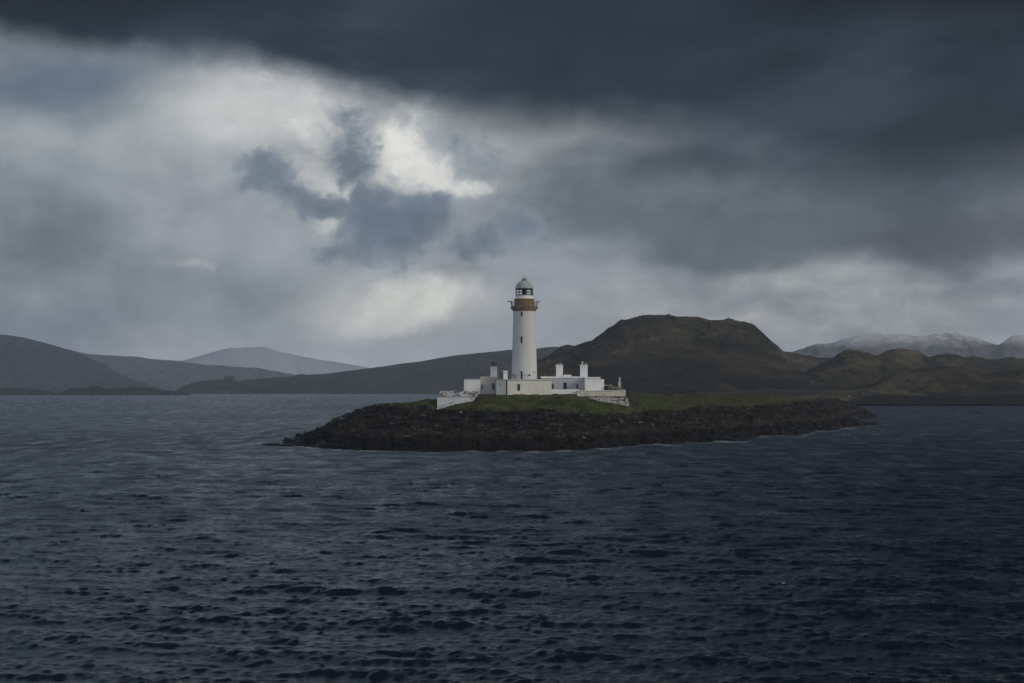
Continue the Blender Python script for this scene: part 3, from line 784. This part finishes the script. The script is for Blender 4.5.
def window(parent, px0, px1, py0, py1, D, name='window', proud=.06):
    """frame with a dark pane on a wall face standing at distance D"""
    x0, x1, z0, z1 = xpx(px0, D), xpx(px1, D), zpy(py1, D), zpy(py0, D)
    t = .09
    f = MB()
    f.box(x0 - t, x0, D - proud, D + .02, z0 - t, z1 + t); f.box(x1, x1 + t, D - proud, D + .02, z0 - t, z1 + t)
    f.box(x0, x1, D - proud, D + .02, z1, z1 + t); f.box(x0, x1, D - proud - .05, D + .02, z0 - t, z0)
    fo = f.build(name, 'frame', parent)
    p = MB().box(x0 + .002, x1 - .002, D - .025, D + .015, z0 + .002, z1 - .002)
    p.build('pane', 'dark', fo)
    return fo

# ------------------------------------------------------------------ build the land and water
island = build_island()
sea = build_sea()
headland = build_headland()
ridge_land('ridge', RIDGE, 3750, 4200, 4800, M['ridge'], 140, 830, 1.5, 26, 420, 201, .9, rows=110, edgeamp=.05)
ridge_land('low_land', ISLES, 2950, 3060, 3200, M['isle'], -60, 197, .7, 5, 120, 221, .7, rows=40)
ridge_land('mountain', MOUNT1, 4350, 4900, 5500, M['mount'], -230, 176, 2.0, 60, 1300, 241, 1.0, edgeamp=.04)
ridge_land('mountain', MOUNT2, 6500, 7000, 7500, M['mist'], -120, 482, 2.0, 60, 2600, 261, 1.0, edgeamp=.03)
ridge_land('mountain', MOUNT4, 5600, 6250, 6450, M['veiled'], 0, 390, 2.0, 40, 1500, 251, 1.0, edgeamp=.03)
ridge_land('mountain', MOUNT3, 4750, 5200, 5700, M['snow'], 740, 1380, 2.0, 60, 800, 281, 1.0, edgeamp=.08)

# ------------------------------------------------------------------ haze
hb = MB().box(-3700, 3700, -300, 7700, -4.5, 222)
M['haze'] = hm = bpy.data.materials.new('sea_haze'); hm.use_nodes = True
hm.node_tree.nodes.clear()
pv = hm.node_tree.nodes.new('ShaderNodeVolumePrincipled'); ho = hm.node_tree.nodes.new('ShaderNodeOutputMaterial')
pv.inputs['Color'].default_value = (.72, .84, 1.0, 1); pv.inputs['Density'].default_value = 7.4e-5
pv.inputs['Anisotropy'].default_value = 0.05
hm.node_tree.links.new(pv.outputs[0], ho.inputs['Volume'])
haze = hb.build('haze', 'haze'); haze['kind'] = 'stuff'

# ------------------------------------------------------------------ the lighthouse
TD = 343.0
S = TD / F
tx = xpx(524.3, TD)
def tz(py): return zpy(py, TD)
lh = thing('lighthouse', 'tall white round lighthouse tower with ochre band below its glazed lantern and grey dome', 'lighthouse', (tx, TD, 10.8))
r0, r1 = 12.85 * S, 11.15 * S
tw = MB().lathe([(r0 * 1.02, 9.8), (r0, tz(380)), (r0 - (r0 - r1) * .38, tz(356)), (r1 + (r0 - r1) * .22, tz(333)), (r1, tz(311.5))], tx, TD, 64).build('tower', 'tower', lh, True)
def tower_r(py): return float(np.interp(-py, [-380, -356, -333, -311.5], [r0, r0 - (r0 - r1) * .38, r1 + (r0 - r1) * .22, r1]))
for py0, py1 in ((312.6, 316.6), (337.0, 343.4), (371.4, 379.2)):
    a = radians(-90) + math.asin(-2.7 * S / tower_r(py0))
    rr = tower_r((py0 + py1) / 2)
    c = Vector((tx + rr * cos(a), TD + rr * sin(a), 0)); nrm = Vector((cos(a), sin(a), 0)); tg = Vector((-sin(a), cos(a), 0))
    def oriented(w, z0, z1, n0, n1):
        pts = [c + tg * s_ * w + nrm * n_ for s_, n_ in ((-1, n0), (1, n0), (1, n1), (-1, n1))]
        return MB().prism([(p.x, p.y) for p in pts], z0, z1)
    wf = oriented(.27, tz(py1) - .08, tz(py0) + .08, -.30, .03).build('window', 'frame', lh)
    oriented(.19, tz(py1), tz(py0), -.25, .05).build('pane', 'dark', wf)
# corbelled gallery
MB().lathe([(r1 - .02, tz(311.6)), (r1 + .10, tz(310.8)), (r1 + .16, tz(310.2)), (r1 + .42, tz(309.0)), (r1 + .46, tz(308.4)), (r1 + .46, tz(307.3)), (r1 + .30, tz(307.3))], tx, TD, 64).build('gallery', 'corbel', lh, True)
cb = MB()
for i in range(28):
    a = 2 * pi * i / 28
    for z0, z1, ra in ((310.0, 308.5, r1 + .36), (308.5, 306.7, r1 + .62)):
        p = [(tx + (r1 - .1) * cos(a - .06), TD + (r1 - .1) * sin(a - .06)), (tx + ra * cos(a - .055), TD + ra * sin(a - .055)), (tx + ra * cos(a + .055), TD + ra * sin(a + .055)), (tx + (r1 - .1) * cos(a + .06), TD + (r1 - .1) * sin(a + .06))]
        cb.prism(p, tz(z0), tz(z1) - .003)
cb.build('corbel_course', 'corbel', lh)
rg = 12.9 * S
MB().lathe([(rg - .05, tz(306.75)), (rg, tz(306.5)), (rg, tz(305.9)), (rg - .1, tz(305.8))], tx, TD, 64).build('gallery_deck', 'corbel', lh, True)
rl = MB()
for i in range(32):
    a = 2 * pi * i / 32
    rl.bar((tx + (rg - .12) * cos(a), TD + (rg - .12) * sin(a), tz(306)), (tx + (rg - .05) * cos(a), TD + (rg - .05) * sin(a), tz(301.6)), .028)
for k, zz in enumerate((301.6, 303.0, 304.5)):
    rr = rg - .05 - k * .02
    for i in range(48):
        a, b2 = 2 * pi * i / 48, 2 * pi * (i + 1) / 48
        rl.bar((tx + rr * cos(a), TD + rr * sin(a), tz(zz)), (tx + rr * cos(b2), TD + rr * sin(b2), tz(zz)), .022)
rl.build('gallery_railing', 'iron', lh)
rd = 9.9 * S
MB().lathe([(rd, tz(306.2)), (rd, tz(299.8)), (rd + .10, tz(299.6)), (rd + .10, tz(299.1)), (rd - .3, tz(299.0))], tx, TD, 64).build('ochre_drum', 'ochre', lh, True)
rm = 8.7 * S
MB().lathe([(rm, tz(299.2)), (rm, tz(295.6)), (rm - .3, tz(295.5))], tx, TD, 48).build('lantern_base', 'white', lh, True)
rz = 8.55 * S
MB().lathe([(rz - .08, tz(295.4)), (rz - .08, tz(288.9))], tx, TD, 24, cap=False).build('lantern_glass', 'glass', lh, True)
gb = MB()
for i in range(16):
    a = 2 * pi * i / 16 + .1
    gb.bar((tx + rz * cos(a), TD + rz * sin(a), tz(295.7)), (tx + rz * cos(a), TD + rz * sin(a), tz(288.6)), .055)
for zz, th_ in ((295.3, .10), (292.2, .05), (289.0, .13)):
    gb.lathe([(rz - .02, tz(zz) - th_), (rz + .06, tz(zz) - th_), (rz + .06, tz(zz) + th_), (rz - .02, tz(zz) + th_), (rz - .02, tz(zz) - th_)], tx, TD, 48, cap=False)
gb.build('lantern_frame', 'black', lh)
MB().lathe([(.25, tz(295.6)), (.35, tz(294.8)), (.50, tz(293.6)), (.55, tz(292.2)), (.50, tz(290.8)), (.3, tz(289.4)), (.15, tz(288.9))], tx + .05, TD, 24).build('lens', 'lens', lh, True)
rdm = 8.6 * S
dm_ = MB().lathe([(rdm + .12, tz(288.7)), (rdm + .12, tz(288.1))] + [(rdm * cos(t * pi / 2 * .93), tz(288.0) + 7.6 * S * sin(t * pi / 2 * .93) / sin(pi / 2 * .93)) for t in np.linspace(0, 1, 14)], tx, TD, 48).build('dome', 'dome', lh, True)
MB().lathe([(.45, tz(281.2)), (.62, tz(280.6)), (.66, tz(279.6)), (.42, tz(278.9)), (.18, tz(278.5)), (.12, tz(277.6))], tx, TD, 24).build('dome_vent', 'iron', dm_, True)
MB().bar((tx, TD, tz(277.8)), (tx, TD, tz(275.9)), .03).build('lightning_rod', 'iron', dm_)
for sgn in (-1, 1):
    e = tx + sgn * (16.4 if sgn < 0 else 17.2) * S; i_ = tx + sgn * 11.6 * S
    mb = MB().bar((tx + sgn * rg * .98, TD, tz(306)), (tx + sgn * rg * 1.0, TD, tz(301.3)), .11)
    mb.bar((i_, TD - .1, tz(301.3)), (e, TD - .1, tz(301.3)), .07).bar((tx + sgn * rg, TD - .1, tz(304)), (e - sgn * .4, TD - .1, tz(301.4)), .05)
    if sgn < 0: mb.box(e - .05, e + .9, TD - .4, TD + .2, tz(301.9), tz(301.2))
    else: mb.bar((e - .9, TD - .1, tz(301.3)), (e - .9, TD - .1, tz(299.6)), .04)
    mb.build('gallery_bracket', 'iron', lh)

# ------------------------------------------------------------------ buildings round the tower
def wbox(px0, px1, py0, py1, D0, depth, mb=None):
    return (mb or MB()).box(xpx(px0, D0), xpx(px1, D0), D0, D0 + depth, zpy(py1, D0), zpy(py0, D0))
def chimney(parent, px0, px1, py0, py1, D, pots, mat='white', potmat='pot'):
    c = wbox(px0, px1, py0 + 1.0, py1, D, 1.6).build('chimney', mat, parent)
    wbox(px0 - .5, px1 + .5, py0, py0 + 1.0, D - .12, 1.84).build('chimney_cap', mat, c)
    for ppx, top, r in pots:
        MB().lathe([(r * 1.1, zpy(py0, D) - .02), (r * .85, zpy(py0 - (py0 - top) * .8, D)), (r, zpy(top, D))], xpx(ppx, D), D + .8, 12).build('chimney_pot', potmat, c, True)
    return c

# low block in front of the tower
D1 = 334.0
fb = thing('service_block', 'long low flat-roofed white block in front of the tower, black downpipe on its wall', 'building', (xpx(524, D1), D1, 10.8))
wl = MB()
wl.prism([(xpx(507, D1), D1), (xpx(551.5, D1), D1), (xpx(551.5, D1), D1 + 7.5), (xpx(496.5, D1) , D1 + 7.5), (xpx(496.2, D1), D1 + 1.6)], 9.8, zpy(380.3, D1))
fbw = wl.build('wall', 'cream', fb)
MB().prism([(xpx(507, D1) - .05, D1 - .13), (xpx(551.5, D1) + .13, D1 - .13), (xpx(551.5, D1) + .13, D1 + 7.6), (xpx(496.5, D1) - .13, D1 + 7.6), (xpx(496.2, D1) - .13, D1 + 1.5)], zpy(380.3, D1) + .003, zpy(379.2, D1)).build('roof_coping', 'coping', fb)
window(fb, 517.6, 519.9, 384.2, 390.4, D1)
MB().bar((xpx(506.7, D1), D1 - .14, 10.2), (xpx(506.7, D1), D1 - .16, zpy(380.4, D1)), .15).build('downpipe', 'black', fb)
# round grey plaque on the angled left face
ax, ay = xpx(500.4, D1), D1 + 1.6 - 1.6 * (500.4 - 496.2) / (507 - 496.2)
nl = Vector((-(1.6), -(xpx(507, D1) - xpx(496.2, D1)), 0)).normalized()
MB().bar(Vector((ax, ay, zpy(384.3, D1))) - nl * .05, Vector((ax, ay, zpy(384.3, D1))) + nl * .06, .36, 20).build('round_plaque', 'grey', fb)
chimney(fb, 503.4, 507.6, 370.6, 379.4, D1 + 2.5, [], 'white')
chimney(fb, 532.6, 536.2, 371.4, 379.4, D1 + 1.0, [], 'white')
zr0 = zpy(379.2, D1)
for a_, b_ in ((513.0, 516.5), (523.4, 530)):
    hr = MB()
    xs = np.linspace(xpx(a_, D1), xpx(b_, D1), 4)
    for x_ in xs: hr.bar((x_, D1 + .8, zr0), (x_, D1 + .8, zr0 + 1.05), .03)
    hr.bar((xs[0] - .05, D1 + .8, zr0 + 1.0), (xs[-1] + .05, D1 + .8, zr0 + 1.0), .05)
    if a_ < 520: hr.bar((xs[0] - .15, D1 + .8, zr0 + 1.25), (xs[0] + .45, D1 + .8, zr0 + .5), .09)
    else: hr.box(xs[-1] - .35, xs[-1] + .1, D1 + .7, D1 + .95, zr0 + .75, zr0 + 1.2)
    hr.build('roof_railing', 'black', fb)
MB().box(xpx(515, D1), xpx(524, D1), D1 - .35, D1 - .003, 10.4, zpy(393.6, D1)).build('step', 'coping', fb)

# keeper's house to the left with an annex
D2 = 339.0
lhh = thing('keepers_house', "worn buff keeper's house left of the tower with a tall chimney and two dark windows", 'house', (xpx(488, D2), D2, 10.8))
wbox(480.5, 497.5, 377.6, 396.5, D2, 9.5).build('wall', 'buff', lhh)
wbox(479.9, 497.9, 376.7, 377.6, D2 - .12, 9.74).build('parapet', 'coping', lhh)
window(lhh, 481.6, 482.8, 384.6, 388.8, D2); window(lhh, 492.2, 494.4, 383.4, 388.8, D2)
chimney(lhh, 490.4, 497.2, 366.4, 376.7, D2 + 3, [(491.8, 362.0, .22), (493.9, 361.4, .22), (496, 362.4, .22)], 'grey')
an = thing('annex', 'plain windowless white flat-roofed annex at the left end of the buildings', 'building', (xpx(472, D2), D2, 10.6))
wbox(464.0, 480.3, 379.7, 396.5, D2 - .6, 8).build('wall', 'white', an)
wbox(463.7, 480.3, 378.9, 379.7, D2 - .7, 8.2).build('roof_coping', 'coping', an)

# keeper's house to the right with a projecting wing
D3 = 340.0
rh = thing('keepers_house', "white keeper's house right of the tower with two big white chimneys and a dark door", 'house', (xpx(572, D3), D3, 10.8))
wbox(541.5, 585.5, 378.2, 396.5, D3, 10).build('wall', 'grey', rh)
wbox(541.0, 585.5, 376.4, 378.2, D3 - .14, 10.3).build('parapet', 'white', rh)
wg = wbox(585, 600.2, 378.4, 396.5, D3 - 3.2, 12).build('wing', 'white', rh)
wbox(584.6, 600.6, 377.0, 378.4, D3 - 3.35, 12.3).build('wing_coping', 'white', wg)
wbox(600.2, 604, 379.2, 396.5, D3 - 1.2, 8).build('end_bay', 'white', rh)
wbox(563.5, 571.5, 374.8, 376.5, D3 + 2, 5).build('roof', 'white', rh)
window(rh, 552.0, 553.8, 384.2, 389.6, D3); window(rh, 576.4, 578.0, 384.2, 389.4, D3)
dr = window(rh, 563.4, 566.8, 382.6, 391.4, D3, 'door')
wbox(579.2, 584.0, 384.6, 389.2, D3 - .05, .1).build('grey_panel', 'grey', rh)
chimney(rh, 556.2, 562.9, 364.9, 376.5, D3 + 3, [(558.2, 363.0, .14), (561, 362.6, .14)], 'white', 'palepot')
chimney(rh, 580.4, 587.6, 364.9, 377.2, D3 + 1, [(582.5, 361.2, .2), (585.8, 362.6, .14)], 'white', 'palepot')

yw = MB().slab([(xpx(551.6, 336), 9.8), (xpx(578.5, 336), 9.6), (xpx(578.5, 336), zpy(389.2, 336)), (xpx(551.6, 336), zpy(389.2, 336))], 336, 336.5).build('yard_wall', 'white')
tag(yw, 'low plain white yard wall before the dark door of the right house', 'wall')

# retaining walls
D4 = 333.0
lw = thing('retaining_wall', 'bright white stone retaining wall on the left slope with a dark-speckled parapet', 'wall', (xpx(456, D4), D4, 9.0))
MB().slab([(xpx(436.6, D4), 5.6), (xpx(476, D4), 8.5), (xpx(474.8, D4), zpy(397.3, D4)), (xpx(437.4, D4), zpy(397.3, D4))], D4, D4 + 12).build('wall', 'rubblewhite', lw)
MB().slab([(xpx(438.8, D4), zpy(396.6, D4)), (xpx(478, D4), zpy(396.6, D4)), (xpx(478.6, D4), zpy(391.4, D4)), (xpx(439.6, D4), zpy(391.2, D4))], D4 + .25, D4 + .8).build('parapet', 'parapetwhite', lw)
wbox(437.4, 477.5, 396.5, 397.3, D4 - .06, 12.1).build('shadow_strip', 'frame', lw)  # grey strip modelled in place of the shadow line under the parapet
# broken crest of the parapet
cr = MB(); random.seed(3)
x_ = 440.0
while x_ < 477:
    w_ = random.uniform(.9, 2.0)
    if random.random() < .85: wbox(x_, x_ + w_, 390.95 - random.uniform(.05, .3), 391.35, D4 + .3, .4, cr)
    x_ += w_ + random.uniform(.1, .6)
cr.build('crest_stones', 'parapetwhite', lw)

rw = thing('retaining_wall', 'long rubble retaining wall below the right house with flaking paint under a plain cream band', 'wall', (xpx(604, D4), D4, 9.0))
MB().slab([(xpx(578, D4), 8.6), (xpx(626.6, D4), 6.6), (xpx(624.5, D4), zpy(396.2, D4)), (xpx(578.5, D4), zpy(396.4, D4))], D4 + .25, D4 + 9).build('wall', 'rubble', rw)
wbox(577.2, 625.6, 390.9, 396.3, D4, 9.2).build('band', 'coping', rw)
wbox(577.0, 625.9, 390.3, 390.9, D4 - .12, 1.0).build('coping', 'white', rw)
bt = MB().slab([(xpx(625.2, D4), 6.4), (xpx(629.6, D4), 6.4), (xpx(629.2, D4), zpy(402, D4)), (xpx(627.6, D4), zpy(397.8, D4)), (xpx(625.8, D4), zpy(396.6, D4))], D4 + .1, D4 + 2.2).build('buttress', 'rubble', rw)

sh = thing('lean_to', 'little lean-to with a black doorway at the right end of the white houses', 'shed', (xpx(606, D3), D3 - 1, 10.5))
MB().box(xpx(603.9, D3), xpx(608.6, D3), D3 - 1.0, D3 + 3, 10.0, zpy(385.8, D3)).build('wall', 'ruinstone', sh)
wbox(603.9, 608.8, 384.9, 385.8, D3 - 1.15, 4.2).build('roof', 'grey', sh)
wbox(604.3, 608.0, 386.0, 391.5, D3 - 1.05, .1).build('doorway', 'dark', sh)

ru = MB().slab([(xpx(608.4, D3), 10), (xpx(625.6, D3), 9.4), (xpx(624.6, D3), zpy(390.0, D3)), (xpx(622.2, D3), zpy(388.0, D3)), (xpx(619.4, D3), zpy(387.1, D3)), (xpx(616.6, D3), zpy(387.2, D3)), (xpx(614.6, D3), zpy(386.3, D3)), (xpx(612.2, D3), zpy(386.5, D3)), (xpx(611.2, D3), zpy(384.6, D3)), (xpx(608.4, D3), zpy(384.1, D3))], D3 - 2.2, D3 - 1.4).build('rubble_wall', 'ruinstone')
tag(ru, 'stepped buff rubble wall sloping down behind the right end of the cream band', 'wall')
pl = thing('stone_pillar', 'slim grey stone pillar with a narrow finial standing behind the stepped rubble wall', 'pillar', (xpx(619.5, D3), D3, 10.5))
MB().box(xpx(618.1, D3), xpx(621.0, D3), D3 - .35, D3 + .35, 10.2, zpy(382.0, D3)).build('shaft', 'buff', pl)
MB().lathe([(.22, zpy(382.0, D3)), (.16, zpy(380.6, D3)), (.24, zpy(380.2, D3)), (.24, zpy(379.4, D3)), (.14, zpy(379.0, D3)), (.20, zpy(378.2, D3)), (.05, zpy(376.8, D3))], xpx(619.6, D3), D3, 14).build('finial', 'palepot', pl, True)
sw = MB().slab([(xpx(629.0, 334.6), 6.4), (xpx(639.0, 334.6), 6.4), (xpx(638.4, 334.6), zpy(394.2, 334.6)), (xpx(635.5, 334.6), zpy(392.0, 334.6)), (xpx(632.4, 334.6), zpy(391.4, 334.6)), (xpx(628.5, 334.6), zpy(391.2, 334.6)), (xpx(627.2, 334.6), zpy(393.2, 334.6))], 334.6, 337).build('stone_bank', 'brownstone')
tag(sw, 'weathered brown stone-faced bank just right of the rubble retaining wall', 'wall')

# ------------------------------------------------------------------ castle ruin on the far ridge
DC = 4190.0
cs = thing('castle_ruin', 'tiny dark castle ruin with a lone turret on the far ridge at left', 'castle', (xpx(229, DC), DC, zpy(381, DC)))
kp = MB().slab([(xpx(226.6, DC), zpy(384, DC)), (xpx(234.6, DC), zpy(384, DC)), (xpx(234.1, DC), zpy(376.2, DC)), (xpx(232.8, DC), zpy(375.9, DC)), (xpx(229.4, DC), zpy(376.0, DC)), (xpx(228.6, DC), zpy(376.8, DC)), (xpx(226.9, DC), zpy(376.2, DC))], DC - 10, DC + 12)
kp.build('keep', 'farstone', cs)
MB().slab([(xpx(223.6, DC), zpy(384, DC)), (xpx(225.4, DC), zpy(384, DC)), (xpx(225.0, DC), zpy(376.6, DC)), (xpx(224.3, DC), zpy(375.0, DC)), (xpx(224.0, DC), zpy(376.2, DC))], DC - 3, DC + 4).build('turret', 'farstone', cs)
MB().slab([(xpx(225.2, DC), zpy(384, DC)), (xpx(226.8, DC), zpy(384, DC)), (xpx(226.8, DC), zpy(378.4, DC)), (xpx(225.2, DC), zpy(379.2, DC))], DC - 2, DC + 2).build('curtain_wall', 'farstone', cs)

# ------------------------------------------------------------------ loose rocks
def rock(name, label, px, D, L, W, H, mat, seed, z=None, rot=0.0, group=None, cat='rock'):
    bm = bmesh.new(); bmesh.ops.create_icosphere(bm, subdivisions=4, radius=1.0)
    co = np.array([v.co[:] for v in bm.verts])
    d = 1 + .30 * fbm(co[:, 0] * 1.6 + seed, co[:, 1] * 1.6 + co[:, 2] * 1.1, 4, seed) + .12 * ridged(co[:, 0] * 3 + co[:, 2], co[:, 1] * 3 - seed, 3, seed + 3)
    for v, k in zip(bm.verts, d):
        v.co = v.co * float(k); v.co.z = max(v.co.z, -.4) if v.co.z < 0 else v.co.z
        v.co = Vector((v.co.x * L, v.co.y * W, v.co.z * H))
    me = bpy.data.meshes.new(name); bm.to_mesh(me); bm.free(); me.materials.append(M[mat])
    o = bpy.data.objects.new(name, me); COL.objects.link(o)
    o.location = (xpx(px, D), D, (island_z(px, D) if z is None else z)); o.rotation_euler.z = rot
    return tag(o, label, cat, group)
rock('skerry', 'long low black rock awash off the left tip of the island', 276, 306, 2.4, 1.2, .38, 'wetrock', 1, 0.0)
rock('skerry', 'smallest black rock, farthest out to the left of the island tip', 268.6, 309, .9, .6, .26, 'wetrock', 2, 0.0)
rock('skerry', 'rounded black rock close under the left tip of the island', 287, 303, 1.5, 1.0, .5, 'wetrock', 3, 0.0)
rock('skerry', 'thin dark rock alone in the open water at far right', 976, 724, 4.0, 1.6, .34, 'wetrock', 4, 0.0)
rock('boulder', 'pale flat slab on the dark shore below the right retaining wall', 635, 322, 1.35, .9, .38, 'palerock', 5, None, .2)
rock('boulder', 'pale grey stone at the turf edge below the rubble wall', 604, 319, .8, .5, .28, 'palerock', 6)
# ------------------------------------------------------------------ gulls and cattle
def skinned(name, pts, edges, radii, mat, parent=None, sub=1, root=0):
    me = bpy.data.meshes.new(name); me.from_pydata(pts, edges, []); me.update()
    tmp = bpy.data.objects.new(name + '_source', me); COL.objects.link(tmp)
    sk = tmp.modifiers.new('skin', 'SKIN'); tmp.modifiers.new('sub', 'SUBSURF').levels = sub
    for i, r in enumerate(radii): me.skin_vertices[0].data[i].radius = (r, r)
    me.skin_vertices[0].data[root].use_root = True
    dg = bpy.context.evaluated_depsgraph_get()
    out = bpy.data.meshes.new_from_object(tmp.evaluated_get(dg))
    bpy.data.objects.remove(tmp); bpy.data.meshes.remove(me)
    out.name = name
    for p in out.polygons: p.use_smooth = True
    out.materials.clear(); out.materials.append(M[mat])
    o = bpy.data.objects.new(name, out); COL.objects.link(o)
    if parent is not None: o.parent = parent
    return o
def ensure_skin(me):
    pass
def cow(label, px, D, rz, mat, head_down=True):
    _, _, z = headland_height(np.array([[float(px)]]), np.array([[float(D)]]))
    pts = [(0, 0, 1.0), (.55, 0, 1.05), (-.6, 0, 1.02), (.85, 0, 1.12), (1.15, 0, .75 if head_down else 1.35), (1.38, 0, .42 if head_down else 1.32),
           (.5, .2, .55), (.5, .2, 0), (.5, -.2, .55), (.52, -.2, 0), (-.6, .2, .6), (-.66, .2, .3), (-.6, .2, 0), (-.6, -.2, .6), (-.64, -.2, .3), (-.58, -.2, 0), (-.88, 0, .98), (-.95, 0, .5)]
    edges = [(0, 1), (0, 2), (1, 3), (3, 4), (4, 5), (1, 6), (6, 7), (1, 8), (8, 9), (2, 10), (10, 11), (11, 12), (2, 13), (13, 14), (14, 15), (2, 16), (16, 17)]
    rad = [.40, .38, .36, .26, .17, .11, .13, .07, .13, .07, .15, .08, .07, .15, .08, .07, .05, .03]
    o = skinned('cow', pts, edges, rad, mat)
    o.location = (xpx(px, D), D, float(z[0, 0]) - .02); o.rotation_euler.z = rz
    tag(o, label, 'cow', 'cattle on the far shore')
def gull(label, px, D, rz):
    t = thing('gull', label, 'bird', (xpx(px, D), D, island_z(px, D)), 'gulls on the rocks')
    pts = [(0, 0, .24), (.10, 0, .27), (.16, 0, .36), (.22, 0, .375), (-.16, 0, .21), (-.28, 0, .20), (0, .04, .12), (.01, .04, 0), (0, -.04, .12), (.01, -.04, 0)]
    b = skinned('body', pts, [(0, 1), (1, 2), (2, 3), (0, 4), (4, 5), (0, 6), (6, 7), (0, 8), (8, 9)], [.095, .08, .05, .02, .065, .02, .02, .012, .02, .012], 'gull', t)
    for s in (-1, 1):
        w = skinned('wing', [(.08, s * .085, .28), (-.1, s * .095, .27), (-.34, s * .05, .23)], [(0, 1), (1, 2)], [.035, .045, .012], 'gullwing', t)
    t.rotation_euler.z = rz; t.scale = (1.35, 1.35, 1.35)
cow('cream coloured cow grazing on the far shore beyond the island tip', 849, 1290, .3, 'cowpale')
cow('black cow grazing just right of the cream cow', 854, 1275, 2.6, 'cowblack')
cow('black cow grazing left of the cream cow', 831, 1262, -.2, 'cowblack')
gull('white gull on dark rocks below the left white wall', 461, 310, .4)
gull('white gull low on the black shore below the right house', 584, 289.5, 2.7)
